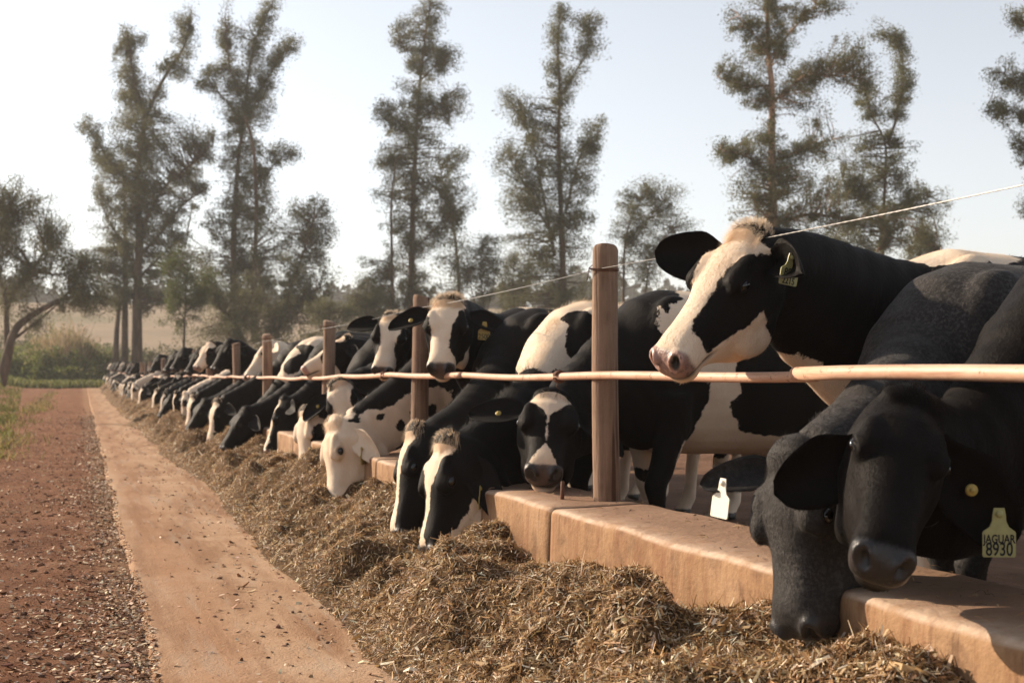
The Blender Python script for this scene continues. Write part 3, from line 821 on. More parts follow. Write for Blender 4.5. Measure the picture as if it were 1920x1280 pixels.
make_tree("gum_tree", "slender gum tree with an arching top beside the tallest gum", 60,
    [([(1655, 640), (1655, 450), (1660, 330), (1662, 265), (1635, 220), (1615, 150)], .13, .03), ([(1662, 270), (1678, 235), (1690, 175), (1695, 110), (1668, 62)], .07, .02),
     ([(1658, 400), (1610, 360), (1580, 340)], .05, .015), ([(1658, 420), (1700, 380), (1745, 370)], .05, .015)],
    [(1648, 55, 24, 14), (1678, 90, 20, 24), (1702, 130, 20, 24), (1702, 162, 18, 20), (1640, 180, 28, 28), (1662, 202, 24, 20), (1612, 172, 16, 20), (1610, 270, 28, 15),
     (1636, 265, 28, 14), (1690, 300, 28, 28), (1600, 310, 42, 24), (1642, 330, 42, 28), (1572, 370, 34, 34), (1622, 380, 42, 32), (1708, 350, 32, 18), (1738, 390, 40, 22), (1600, 432, 42, 18)],
    0.85, .15, group=TG, seed=8, spread=.42)
make_tree("gum_tree", "gum tree at the right edge showing only bare twigs and a few leaf tufts", 50,
    [([(1985, 640), (1982, 400), (1975, 200), (1980, 20)], .16, .05), ([(1975, 215), (1930, 220), (1895, 208), (1878, 200), (1850, 198)], .035, .012),
     ([(1976, 170), (1930, 165), (1905, 160), (1885, 152), (1884, 138)], .03, .01), ([(1978, 300), (1940, 280), (1905, 262)], .03, .01), ([(1980, 80), (1940, 50), (1905, 38)], .03, .01)],
    [(1912, 32, 12, 18), (1903, 262, 14, 12), (1912, 290, 10, 14), (1915, 395, 8, 20), (1960, 120, 30, 60), (1965, 330, 30, 60)], .7, .13, group=TG, seed=9, spread=.36)
make_tree("spreading_tree", "dark spreading tree at the left edge with a low curved limb", 70,
    [([(8, 690), (27, 613), (77, 580), (120, 558), (180, 555)], .30, .08), ([(14, 660), (11, 569), (60, 503), (90, 465)], .2, .05), ([(20, 640), (60, 610), (115, 565)], .1, .04),
     ([(11, 569), (-10, 480), (10, 400)], .14, .04), ([(60, 503), (110, 520), (150, 500)], .08, .03), ([(120, 558), (150, 520), (190, 500)], .07, .02)],
    [(18, 368, 44, 28), (60, 400, 50, 30), (95, 440, 40, 30), (25, 455, 50, 32), (112, 478, 34, 20), (55, 520, 40, 20), (150, 500, 46, 22), (-20, 420, 40, 60), (20, 560, 30, 26), (175, 560, 46, 26)],
    1.0, .18, group="roadside trees on the left", seed=10)
make_tree("young_tree", "thin young tree with olive crown in front of the pale hillside", 78,
    [([(343, 690), (345, 640), (348, 560), (350, 495)], .10, .03), ([(346, 600), (325, 560), (318, 520)], .04, .015), ([(347, 590), (370, 560), (382, 530)], .04, .015)],
    [(352, 505, 40, 22), (340, 552, 36, 24), (322, 492, 30, 20), (385, 555, 22, 22), (335, 600, 34, 16)], .9, .18, leafm=M_LEAFG, group="roadside trees on the left", seed=12)
make_tree("curved_tree", "small tree with a trunk that leans right in a curve behind the cows", 82,
    [([(462, 660), (450, 615), (425, 585), (398, 572), (385, 545)], .13, .06), ([(450, 615), (470, 560), (480, 520)], .07, .03)],
    [(385, 520, 34, 26), (410, 560, 40, 24), (470, 580, 44, 30), (430, 620, 60, 24), (400, 640, 50, 16)], 1.0, .18, group="roadside trees on the left", seed=13)
US = "understory trees along the field edge"
for k, (x, y0, yt, w, lb) in enumerate([(620, 690, 560, 46, "dark low tree crown just left of the first cows with raised heads"),
                                 (690, 690, 520, 40, "ragged small tree at the foot of the tall dense gum, on its left"),
                                 (905, 690, 440, 46, "pale thin leaved tree right of the tall dense gum"),
                                 (965, 690, 470, 40, "small dark tree between the dense gum and the open gum"),
                                 (1120, 690, 520, 46, "low tree at the foot of the open gum, left of the log post"),
                                 (1590, 690, 430, 60, "small bushy tree hidden low between the two right hand gums"),
                                 (1730, 690, 400, 44, "small bare looking tree with spidery branches at right")]):
    hgt = y0 - yt
    make_tree("small_tree", lb, 76 + 3 * k % 14 - (18 if x > 1500 else 0),
              [([(x, y0), (x + 4, y0 - hgt * .4), (x - 5, y0 - hgt * .7), (x, yt + 8)], .09, .03), ([(x + 3, y0 - hgt * .35), (x + w * .5, y0 - hgt * .65), (x + w * .6, y0 - hgt * .85)], .05, .015),
               ([(x, y0 - hgt * .3), (x - w * .5, y0 - hgt * .6), (x - w * .6, y0 - hgt * .8)], .05, .015)],
              [(x, yt + 18, w * .55, 18), (x - w * .5, yt + 40, w * .5, 24), (x + w * .5, yt + 46, w * .5, 24), (x, yt + 62, w * .7, 26), (x - w * .4, yt + 95, w * .6, 24), (x + w * .4, yt + 100, w * .6, 24)],
              .85 if k != 6 else .45, .17, group=US, seed=20 + k, spread=.6)

for k, (x, y, h_) in enumerate([(-7.5, 36.0, 17), (-9.5, 47.0, 19), (-8.5, 63.0, 18)]):
    q = A_((x, y, float(gz(x, y)))); xc = x * CT - y * ST; Zq = x * ST + y * CT
    X0 = 960 + F * xc / Zq; Y0 = HY + F * EYE / Zq; u_ = F / Zq
    make_tree("roadside_gum", f"slim bare stemmed gum left of the track, {['nearest', 'middle', 'farthest'][k]} of the group outside the frame", Zq,
              [([(X0, Y0), (X0 + .2 * u_, Y0 - 6 * u_), (X0 - .1 * u_, Y0 - 11 * u_), (X0, Y0 - h_ * u_)], .16, .05)],
              [(X0, Y0 - (h_ - 1) * u_, 1.2 * u_, 1.4 * u_), (X0 - .6 * u_, Y0 - (h_ - 3) * u_, 1.2 * u_, 1.0 * u_)], .02, .2, group="slim gums along the left of the track", seed=60 + k)

# shrubs and grasses at the end of the track
def shrub(name, label, x, y, rad, hgt, n, pal, w, L, Wd, up, seed, group, mat=M_GRASS, cat="shrub"):
    g = np.random.default_rng(seed)
    th = g.random(n) * 2 * pi; r = rad * np.sqrt(g.random(n))
    zt = hgt * np.sqrt(np.maximum(0.05, 1 - (r / rad) ** 2)) * g.random(n) ** 0.5 * (0.72 + 0.45 * vnoise(np.stack([np.cos(th) * r * 1.6, np.sin(th) * r * 1.6, 0 * r + seed], -1)))
    P = np.stack([x + np.cos(th) * r, y + np.sin(th) * r, gz(x, y) + np.maximum(0.0, zt)], -1)
    D = nrm(g.normal(0, 1, (n, 3)) + A_((0, 0, up)))
    o = blades(name, P - A_((x, y, float(gz(x, y)))), D, g.normal(0, 1, (n, 3)), L * g.uniform(.5, 1.4, n), Wd * g.uniform(.6, 1.4, n), rand_cols(n, pal, w), mat, None, g.normal(0.2, .4, n))
    o.location = (x, y, float(gz(x, y)))
    tag(o, label, cat, group)
    return o
GRN = [(0.13, 0.155, 0.035), (0.19, 0.20, 0.06), (0.08, 0.10, 0.026), (0.26, 0.24, 0.11)]
DRY = [(0.42, 0.31, 0.20), (0.34, 0.26, 0.14), (0.22, 0.20, 0.08)]
SG = "shrubs at the end of the track"
for k, (px_, Z, rad, hh, lb) in enumerate([(48, 91, 3.6, 2.9, "rounded green shrub at the left of the clump closing off the track"), (105, 90, 3.4, 2.7, "low olive green shrub in the middle of the clump at the track end"),
                                     (165, 94, 2.6, 3.6, "taller dark green shrub right against the far end of the cattle row"), (8, 90, 2.6, 2.4, "pale green shrub under the spreading tree at the left edge"),
                                     (208, 112, 4.0, 3.6, "dim green shrub behind the far end of the cattle row"), (100, 104, 4.2, 4.6, "tall mixed green shrub rising behind the grass clump"),
                                     (290, 108, 4.2, 3.4, "dull green thicket at the foot of the curved tree trunk"), (380, 112, 4.6, 3.2, "brownish green thicket left of the mid height bushy gum"),
                                     (480, 106, 4.4, 4.4, "dense thicket below the three pronged gum"), (560, 104, 4.2, 4.8, "dense dark thicket below the bushy rounded gum"), (70, 118, 4.6, 5.0, "dark bush filling the gap between the spreading tree and the broad gum"), (135, 121, 4.8, 5.4, "tall dull bush behind the feathery dry grass"), (185, 119, 4.0, 4.2, "dull bush left of the broad gum trunks"), (20, 112, 5.0, 5.2, "tall dark thicket behind the spreading tree")]):
    p = W(px_, 700, Z)
    shrub("shrub", lb, p[0], p[1], rad, hh, 7000 if k < 6 else 7500, GRN if k < 6 else [(0.07, 0.075, 0.03), (0.11, 0.105, 0.05), (0.16, 0.13, 0.07)], [5, 4, 4, 1] if k < 6 else [4, 4, 2], .24, .10, 0.5, 30 + k, SG)
for k, (px_, Z, lb) in enumerate([(128, 93, "tall feathery dry grass clump standing above the shrubs"), (92, 95, "smaller dry grass clump left of the feathery one")]):
    p = W(px_, 700, Z)
    shrub("dry_grass_clump", lb, p[0], p[1], 2.1 if k == 0 else 1.5, 3.4, 2600, DRY, [5, 4, 2], 1.7 if k == 0 else 1.3, .035, 1.9, 40 + k, "dry grass clumps at the track end", cat="grass clump")

def grass(name, label, x, y, L, pal, w, n_w=.012):
    n = len(x)
    P = np.stack([x, y, np.maximum(gz(x, y), zdirt(x, y)) - 0.01], -1)
    D = nrm(rng.normal(0, .45, (n, 3)) + A_((0, 0, 1.0)))
    tag(blades(name, P, D, rng.normal(0, 1, (n, 3)), L, n_w * rng.uniform(.6, 1.5, n) * (1 + .02 * y), rand_cols(n, pal, w), M_GRASS, None, rng.normal(0, .5, n)), label, "grass", kind='stuff')
N = 17000
y = 19 * (90 / 19) ** rng.random(N); x = -0.22 - 0.037 * y - np.abs(rng.normal(0, 1, N)) * (0.3 + 0.03 * y)
kp = n2(x, y, .9, 95) > rng.uniform(-.15, .45, N); x, y = x[kp], y[kp]
grass("verge_grass", "tufts of green grass growing along the left verge of the dirt", x, y, rng.uniform(.03, .11, len(x)) * (1 + .012 * y), [(0.13, 0.14, 0.03), (0.20, 0.19, 0.06), (0.09, 0.10, 0.025)], [5, 3, 3])
N = 5200
y = 16 * (70 / 16) ** rng.random(N); x = -0.75 - .006 * y + rng.normal(0, .22, N) - .25
kp = n2(x, y, .5, 96) > rng.uniform(-.1, .5, N); x, y = x[kp], y[kp]
grass("strip_grass", "sparse dry grass strip down the middle of the red dirt", x, y, rng.uniform(.05, .16, len(x)) * (1 + .006 * y), [(0.28, 0.21, 0.10), (0.20, 0.17, 0.06)], [4, 3])
N = 24000
y = rng.uniform(82, 100, N); x = rng.uniform(-13, 2.4, N)
grass("end_grass", "bright green grass band where the track ends at the shrubs", x, y, rng.uniform(.15, .55, N), [(0.15, 0.165, 0.045), (0.22, 0.21, 0.085), (0.10, 0.11, 0.035)], [5, 3, 3], .03)
N = 60000
p = W(rng.uniform(-200, 2100, N), 700, 1.0).T if False else None
pxr = rng.uniform(150, 2000, N); Zr = 62 * (180 / 62) ** rng.random(N)
xc = (pxr - 960) * Zr / F
x = xc * CT + Zr * ST; y = -xc * ST + Zr * CT
kp = (x > 12) & (n2(x, y, .08, 97) > rng.uniform(-.5, .6, N)); x, y = x[kp], y[kp]; n = len(x)
tag(blades("pasture_grass", np.stack([x, y, gz(x, y)], -1), nrm(rng.normal(0, .5, (n, 3)) + A_((0, 0, 1.0))), rng.normal(0, 1, (n, 3)), rng.uniform(.3, 1.1, n), rng.uniform(.04, .12, n),
    rand_cols(n, [(0.12, 0.13, 0.05), (0.24, 0.19, 0.09), (0.34, 0.25, 0.14)], [4, 4, 3]), M_GRASS, None, .3), "rough olive and tan pasture growth beyond the pen", "pasture", kind='stuff')

# distant wood along the ridge
g = np.random.default_rng(5)
mb = MB()
for k in range(620):
    a = g.uniform(-0.42, 0.80); r = g.uniform(318, 420)
    x, y = r * sin(a), r * cos(a)
    hh = g.uniform(4.5, 9.5) * (1 + .35 * float(vnoise(A_([[a * 14, 0, 0.]]), 3)[0])); ww = hh * g.uniform(.28, .5); z0 = float(gz(x, y)) - .4
    nl = 46
    v = g.normal(0, 1, (nl, 3)); v = v / np.linalg.norm(v, axis=1, keepdims=True) * g.random((nl, 1)) ** .4
    c = A_((x, y, z0 + hh * .6)) + v * A_((ww, ww, hh * .45))
    D = nrm(g.normal(0, 1, (nl, 3))); S = nrm(np.cross(D, g.normal(0, 1, (nl, 3)))); q = g.uniform(.5, 1.1, (nl, 1)) * hh * .13
    mb.add(np.stack([c - D * q, c + S * q, c + D * q, c - S * q], 1).reshape(-1, 3), np.arange(nl)[:, None] * 4 + np.arange(4)[None])
    mb.tube([(x, y, z0), (x, y, z0 + hh * .5)], hh * .02, 4, cap=False)
tag(mb.build("distant_wood", M_FAR, None, False), "hazy line of distant trees on the ridge", "wood", kind='stuff')

# haze
mb = MB(); mb.box((-530, -530, -1.6), (530, 530, 40))
hz_ = NT("haze")
vp = hz_.new("VolumePrincipled")
vp.inputs['Color'].default_value = (0.92, 0.92, 0.92, 1)
vp.inputs['Density'].default_value = 0.0007
vp.inputs['Anisotropy'].default_value = 0.0
hz_.n.remove(hz_.b)
hz_.t.links.new(vp.outputs[0], hz_.out.inputs['Volume'])
tag(mb.build("haze", hz_.m, None, False), kind='stuff')

# ------------------------------------------------------------------ cows
def smooth_mesh(V, E, w, it, lam=0.5):
    n = len(V)
    cnt = np.bincount(E.ravel(), minlength=n).astype(float) + 1e-9
    for _ in range(it):
        S = np.stack([np.bincount(E[:, 0], V[E[:, 1], k], n) + np.bincount(E[:, 1], V[E[:, 0], k], n) for k in range(3)], -1) / cnt[:, None]
        V = V + (S - V) * (lam * w)[:, None]
    return V


def sellipse(c, U, S, up, dn, hw, e=0.85, taper=0.0, n=30):
    a = np.arange(n) * 2 * pi / n
    cu, su = np.cos(a), np.sin(a)
    cu = np.sign(cu) * abs(cu) ** e; su = np.sign(su) * abs(su) ** e
    r = np.where(cu > 0, up, dn)
    wf = 1 - taper * np.clip(-cu, 0, 1)
    return c + U[None] * (cu * r)[:, None] + S[None] * (su * hw * wf)[:, None]


def ellipsoid(mb, c, ax, rad, n=14):
    ax = A_(ax); th = np.linspace(0.08, pi - 0.08, n)
    rings = []
    for t_ in th:
        a = np.arange(n * 2) * pi / n
        rings.append(c + ax[0] * rad[0] * cos(t_) + ax[1][None] * (rad[1] * sin(t_) * np.cos(a))[:, None] + ax[2][None] * (rad[2] * sin(t_) * np.sin(a))[:, None])
    mb.loft(A_(rings))


def vec(c):     # (right, up, towards viewer) -> world
    return R_ * c[0] + U_ * c[1] + C_ * c[2]


TRUNK = [(.30, 1.08, .80, .07), (.22, 1.22, .70, .16), (.08, 1.36, .63, .23), (-.06, 1.41, .60, .265), (-.25, 1.40, .59, .31), (-.5, 1.375, .585, .355), (-.8, 1.37, .59, .375),
         (-1.05, 1.385, .63, .36), (-1.25, 1.41, .70, .33), (-1.45, 1.41, .78, .29), (-1.62, 1.37, .86, .22), (-1.73, 1.28, .98, .11)]
HEADS = [(-.10, -.02, -.13, .055, 1.0, .1), (-.04, .024, -.165, .088, .95, .12), (.06, .044, -.185, .106, .9, .18), (.20, .054, -.205, .114, .88, .3), (.36, .050, -.228, .112, .86, .42), (.455, .040, -.235, .102, .86, .46),
         (.56, .028, -.212, .088, .85, .42), (.66, .020, -.178, .076, .85, .34), (.76, .018, -.152, .071, .85, .26), (.845, .018, -.138, .070, .84, .2), (.91, .012, -.132, .073, .80, .2),
         (.965, -.002, -.120, .070, .80, .2), (1.0, -.022, -.105, .060, .84, .2), (1.02, -.045, -.085, .035, 1, 0)]
HEADS = [(u, t_, b * (1 + .24 * float(sm(-.02, .15, u) * sm(.84, .6, u))), hw * (1 + .10 * float(sm(.05, .2, u) * sm(.8, .6, u))), e, tp) for u, t_, b, hw, e, tp in HEADS]
EU = .385


def bez(p, t):
    t = np.asarray(t)[:, None]
    return (1 - t) ** 3 * p[0] + 3 * t * (1 - t) ** 2 * p[1] + 3 * t ** 2 * (1 - t) * p[2] + t ** 3 * p[3]


def build_cow(name, label, loc, yaw, poll, muz, nhint, size=1.0, vox=0.010, face=None, coat=None, ears=None, mat=None, fur=0, tuft=None, crest=0,
              tags=None, group=None, eyes=True, hs=None, seed=0, link=True, cat="cow", neckdrop=0.0, neckpts=None, furlen=0.014, crestlen=.022, legphase=0.0):
    g = np.random.default_rng(seed + 7)
    loc = np.asarray(loc, float); poll = np.asarray(poll, float) - loc; muz = np.asarray(muz, float) - loc
    fwd = A_((-cos(yaw), -sin(yaw), 0)); lat = A_((sin(yaw), -cos(yaw), 0)); Z = U_    # lat: the cow's left
    def B(x, y, z): return (fwd * x + lat * y + Z * z) * size
    # head frame
    a = muz - poll; HL = np.linalg.norm(a); a = a / HL
    n = np.asarray(nhint, float); n = nrm(n - a * (n @ a)); s = np.cross(a, n)
    k = hs or np.clip(HL / .56, .92, 1.12) * 1.14
    P0 = poll - n * 0.03 * k
    def H(u, h, w): return P0 + a * (u * HL) + n * (h * k) + s * (w * k)
    mb = MB()
    # trunk
    rings = []
    for x, top, bot, hw in TRUNK:
        c = .5 * (top + bot) + .04
        rings.append(sellipse(B(x, 0, c), Z * size, lat * size, top - c, c - bot, hw, .88, 0.12))
    mb.loft(rings)
    for y in (-1, 1):
        ellipsoid(mb, B(-1.22, y * .25, 1.33), (fwd, lat, Z), (.10 * size, .06 * size, .06 * size), 8)        # hip bone
        ellipsoid(mb, B(-1.64, y * .14, 1.24), (fwd, lat, Z), (.09 * size, .06 * size, .07 * size), 8)        # pin bone
        ellipsoid(mb, B(-.06, y * .17, 1.10), (fwd, lat, Z), (.17 * size, .10 * size, .28 * size), 10)        # shoulder
        ellipsoid(mb, B(-1.38, y * .19, .98), (fwd, lat, Z), (.24 * size, .12 * size, .30 * size), 10)        # thigh
        ph = 0.09 * math.sin(legphase + y)
        for kind, pts in (('f', [(-.05, .17, .90, .115), (-.06, .17, .74, .085), (-.05 + ph * .5, .165, .58, .062), (-.03 + ph, .165, .44, .056), (-.05 + ph, .165, .36, .042), (-.06 + ph, .165, .2, .036), (-.05 + ph, .165, .12, .045), (-.02 + ph, .165, .07, .042), (-.01 + ph, .165, .045, .055), (.0 + ph, .165, .005, .06)]),
                          ('h', [(-1.36, .19, .95, .16), (-1.33, .19, .80, .13), (-1.40, .18, .64, .088), (-1.52, .17, .54, .060), (-1.57 - ph, .165, .47, .058), (-1.555 - ph, .165, .38, .046), (-1.54 - ph, .165, .22, .04), (-1.53 - ph, .165, .13, .047), (-1.49 - ph, .165, .07, .044), (-1.48 - ph, .165, .045, .055), (-1.47 - ph, .165, .005, .06)])):
            pp = A_([B(q[0], y * q[1], q[2]) for q in pts]); mb.tube(pp, A_([q[3] for q in pts]) * size, 14)
    ellipsoid(mb, B(-1.28, 0, .66), (fwd, lat, Z), (.20 * size, .15 * size, .13 * size), 10)                   # udder
    for q in ((.08, .07), (-.08, .07), (.08, -.07), (-.08, -.07)):
        mb.tube([B(-1.28 + q[0], q[1], .58), B(-1.28 + q[0], q[1] * 1.1, .50)], .02 * size, 8)
    mb.tube([B(-1.66, 0, 1.34), B(-1.76, 0, 1.28), B(-1.80, 0, 1.1), B(-1.79, 0.02, .8), B(-1.77, 0.04, .55), B(-1.76, .05, .42)], A_([.05, .04, .03, .026, .04, .02]) * size, 10)
    # neck
    p0 = B(-.06, 0, 1.10); p3 = H(.06, -.085, 0)
    Te = nrm(a * .55 + n * .55)
    d = np.linalg.norm(p3 - p0)
    p1 = p0 + nrm(fwd + Z * (.15 - neckdrop)) * d * .36; p2 = p3 - Te * d * .28
    low = poll[2] < 1.06
    if low:      # pushing under the rail: the neck drops steeply behind it
        p1 = p0 + fwd * .24 - Z * (.17 + neckdrop); p2 = p3 - Te * d * .24 - Z * .03 - fwd * .05
    if neckpts:  # (distance in front of the withers, height) of the two inner neck points
        q1, q2 = neckpts; p1 = fwd * q1[0] + lat * (lat @ (p0 * .67 + p3 * .33)) + Z * q1[1]; p2 = fwd * q2[0] + lat * (lat @ (p0 * .3 + p3 * .7)) + Z * q2[1]
    tt = np.linspace(0, 1, 13); NP = bez((p0, p1, p2, p3), tt); T = nrm(np.gradient(NP, axis=0))
    up1 = n - a * .75
    rings = []
    for i, t_ in enumerate(tt):
        upv = Z * (1 - sm(0, 1, t_)) + up1 * sm(0, 1, t_); upv = nrm(upv - T[i] * (upv @ T[i])); sd = np.cross(T[i], upv)
        upr = np.interp(t_, [0, .35, .7, 1], [.28, .20, .165, .14] if low else [.27, .205, .155, .122]) * size; dn = np.interp(t_, [0, .3, .7, 1], [.40, .32, .27, .19] if low else [.44, .37, .27, .15]) * size
        hw = np.interp(t_, [0, .35, .7, 1], [.19, .15, .122, .102]) * size
        rings.append(sellipse(NP[i], upv, sd, upr, dn, hw, .95, .25))
    mb.loft(rings)
    # head
    rings = [sellipse(H(u, (top + bot) / 2, 0), n * k, s * k, (top - bot) / 2, (top - bot) / 2, hw, e, tp) for u, top, bot, hw, e, tp in HEADS]
    mb.loft(rings)
    fr = (a, n, s)
    for y in (-1, 1):
        ellipsoid(mb, H(EU - .005, .010, y * .090), fr, (.050 * k, .030 * k, .027 * k), 10)
        ellipsoid(mb, H(EU - .06, .032, y * .076), fr, (.065 * k, .018 * k, .026 * k), 8)
        ellipsoid(mb, H(.945, -.028, y * .043), fr, (.045 * k, .029 * k, .030 * k), 9)
        ellipsoid(mb, H(.42, -.165, y * .066), fr, (.11 * k, .095 * k, .038 * k), 9)
    ellipsoid(mb, H(.02, .018, 0), fr, (.06 * k, .036 * k, .07 * k), 9)
    ellipsoid(mb, H(.90, -.120, 0), fr, (.048 * k, .022 * k, .048 * k), 9)
    tmp = mb.build("tmp", None)
    md = tmp.modifiers.new("r", 'REMESH'); md.mode = 'VOXEL'; md.voxel_size = vox; md.adaptivity = 0
    dg = bpy.context.evaluated_depsgraph_get()
    me = bpy.data.meshes.new_from_object(tmp.evaluated_get(dg))
    nv = len(me.vertices); V = np.empty(nv * 3, np.float32); me.vertices.foreach_get("co", V); V = V.reshape(-1, 3).astype(float)
    E = np.empty(len(me.edges) * 2, np.int32); me.edges.foreach_get("vertices", E); E = E.reshape(-1, 2)
    Li = np.empty(len(me.loops), np.int32); me.loops.foreach_get("vertex_index", Li)
    Ls = np.empty(len(me.polygons), np.int32); me.polygons.foreach_get("loop_total", Ls)
    assert (Ls == 4).all()
    Qd = Li.reshape(-1, 4)
    bpy.data.objects.remove(tmp); bpy.data.meshes.remove(me)
    def headc(V):
        q = V - P0
        return q @ a / HL, q @ n / k, q @ s / k
    u, h, w = headc(V)
    hm = sm(-.12, .0, u) * sm(1.15, 1.05, u) * (abs(w) < .2) * sm(-.34, -.27, h)
    scale_it = 0.010 / vox
    V = smooth_mesh(V, E, 1 - .62 * hm, int(6 * scale_it ** 1.3) + 1, .5)
    V = smooth_mesh(V, E, (1 - hm) * .9, int(10 * scale_it ** 1.6), .5)
    # neck parameter / straightened coordinates
    sa = np.linspace(0, 1, 60); CP = bez((p0, p1, p2, p3), sa); arc = np.concatenate([[0], np.cumsum(np.linalg.norm(np.diff(CP, axis=0), axis=1))])
    CT_ = nrm(np.gradient(CP, axis=0))
    def straight(V):
        xb, yb, zb = V @ fwd / size, V @ lat / size, V[:, 2] / size
        m = np.zeros(len(V), bool); xs, ys, zs = xb.copy(), yb.copy(), zb.copy()
        c = np.where((xb > -.1))[0]
        if len(c):
            d2 = ((V[c][:, None] - CP[None]) ** 2).sum(-1); ii = d2.argmin(1); sel = ii > 3
            c2 = c[sel]; ii = ii[sel]; q = V[c2] - CP[ii]
            upv = Z[None] * (1 - sm(0, 1, sa[ii]))[:, None] + up1[None] * sm(0, 1, sa[ii])[:, None]
            upv = nrm(upv - CT_[ii] * (upv * CT_[ii]).sum(1)[:, None]); sd = np.cross(CT_[ii], upv)
            xs[c2] = -.06 + arc[ii] / size; ys[c2] = -(q * sd).sum(1) / size; zs[c2] = 1.10 + (q * upv).sum(1) / size
            m[c2] = True
        return xs, ys, zs, m
    # fine folds of skin on the neck, mouth, nostrils
    xs, ys, zs, nk = straight(V)
    NRM = None
    def normals(V, Qd):
        nn = np.cross(V[Qd[:, 2]] - V[Qd[:, 0]], V[Qd[:, 3]] - V[Qd[:, 1]])
        out = np.zeros_like(V)
        for j in range(4):
            for c in range(3): out[:, c] += np.bincount(Qd[:, j], nn[:, c], len(V))
        return nrm(out)
    NRM = normals(V, Qd)
    wr = np.sin((xs * 62 + 3.5 * vnoise(np.stack([xs * 4, ys * 3, zs * 4], -1), seed))) * sm(.0, .18, xs) * sm(1.15, .7, xs) * (nk) * (.35 + .65 * vnoise(np.stack([xs * 3, ys * 5, zs * 3], -1), seed + 2))
    V = V + NRM * ((0.0055 if low else 0.0018) * wr * (1 - hm))[:, None]
    V = V + NRM * (0.012 * fbm(np.stack([xs * 4, ys * 4, zs * 4], -1), seed + 4, 2) * (1 - hm))[:, None]
    mus = vnoise(np.stack([u * 9, h * 16, abs(w) * 16], -1), 3)
    V = V + NRM * (0.0035 * mus * hm * sm(.95, .8, u))[:, None]
    u, h, w = headc(V)
    aw = abs(w)
    # eye socket, facial crest hollow, nostrils and mouth
    de = np.sqrt(((u - EU) * HL / k) ** 2 + (h - .004) ** 2 + (aw - .116) ** 2)
    V = V - s * (np.sign(w) * 0.009 * k * np.exp(-(de / .016) ** 2) * hm)[:, None]
    lid = np.exp(-((de - .0235) / .005) ** 2) * hm * (.5 + .8 * sm(-.005, .02, h))
    V = V + NRM * (0.0032 * lid)[:, None]
    du = (u - .60) / .16; V = V - s * (np.sign(w) * 0.010 * k * np.exp(-du ** 2 - ((h + .055) / .035) ** 2) * hm)[:, None]
    dnz = np.full(len(V), 9.0)
    for y in (-1, 1):
        sel = np.where((u > .86) & (w * y > .031) & (w * y < .056) & (h > -.062) & (h < -.020))[0]
        if not len(sel): continue
        ind = nrm(a * .80 + s * y * .45 + n * .18)
        c0 = V[sel[np.argmax(V[sel] @ ind)]]
        e1 = nrm(n * .85 + s * y * .5 - ind * ((n * .85 + s * y * .5) @ ind)); e2 = np.cross(ind, e1)
        q = V - c0
        dd = np.sqrt(((q @ e1) / (.0215 * k)) ** 2 + ((q @ e2) / (.0125 * k)) ** 2 + ((q @ ind) / (.05 * k)) ** 2)
        dnz = np.minimum(dnz, dd)
        V = V - ind * (0.034 * k * np.exp(-dd ** 2 * 1.1))[:, None]
    nost = np.exp(-dnz ** 2 * 1.1) * hm
    rimn = np.exp(-((dnz - 1.5) / .35) ** 2) * hm * sm(.9, .95, u)
    V = V + NRM * (0.004 * rimn)[:, None]
    mline = -.094 - .012 * np.clip((.95 - u) / .2, 0, 1.2)
    mouth = np.exp(-((h - mline) / .0075) ** 2) * sm(.70, .80, u) * hm
    V = V - NRM * (0.007 * mouth)[:, None]
    # ---- coat fields
    fc = dict(blaze=None, muz=9, jaw=None, white=False, spots=(), nose=(.0,), pink=0.3, off=0.0)
    fc.update(face or {})
    ct = dict(seed=seed, bias=-.05, scale=1.5, blobs=(), legs=.55, belly=.66, noise=1.0, dirt=.0)
    ct.update(coat or {})
    def coat_field(V, nk=None):
        u, h, w = headc(V); xs, ys, zs, nk = straight(V)
        q = np.stack([u * HL * 1.0, h * k, w * k], -1)
        nz = fbm(q * 11, seed + 50, 3) * .022 + fbm(q * 30, seed + 51, 2) * .008
        Fh = np.full(len(V), .1 if fc['white'] else -.1)
        if fc['blaze'] is not None:
            bu, bw = zip(*fc['blaze'])
            Fh = np.maximum(Fh, np.where(h > -.14, np.interp(u, bu, bw) - abs(w - fc['off']), -.1))
        Fh = np.maximum(Fh, (u - fc['muz']) * HL)
        if fc['jaw'] is not None:
            ju0, ju1, jh = fc['jaw']
            Fh = np.maximum(Fh, np.minimum(np.minimum(jh - h, (u - ju0) * HL), (ju1 - u) * HL))
        for (su, sh, sw, r, sgn) in fc['spots']:
            dd = r - np.sqrt(((u - su) * HL) ** 2 + (h - sh) ** 2 + (w - sw) ** 2)
            Fh = np.maximum(Fh, dd) if sgn > 0 else np.minimum(Fh, -dd)
        Fh = Fh + nz
        p = np.stack([xs, ys * 1.0, zs], -1)
        Fb = (fbm(p * ct['scale'], ct['seed'], 3) * ct['noise'] + ct['bias']) * .25
        for (bx, by, bz, rx, ry, rz, sgn) in ct['blobs']:
            q_ = np.sqrt(((xs - bx) / rx) ** 2 + ((ys - by) / ry) ** 2 + ((zs - bz) / rz) ** 2)
            dd = (1 - q_) * min(rx, ry, rz)
            Fb = np.maximum(Fb, dd) if sgn > 0 else np.minimum(Fb, -dd)
        Fb = Fb + fbm(p * 9, ct['seed'] + 20, 3) * .030 + fbm(p * 28, ct['seed'] + 21, 2) * .010
        if ct['legs']: Fb = np.maximum(Fb, ct['legs'] - zs + fbm(p * 5, ct['seed'] + 9) * .12)
        isn = (u > .0) & (abs(w) < .17) & (h > -.30) & (u < 1.1) & (h < .12)
        j = fbm(V * 14, seed + 60, 2) * .03
        bl = sm(-.02, .06, u + j) * isn
        return Fb * (1 - bl) + Fh * bl
    Fc = coat_field(V)
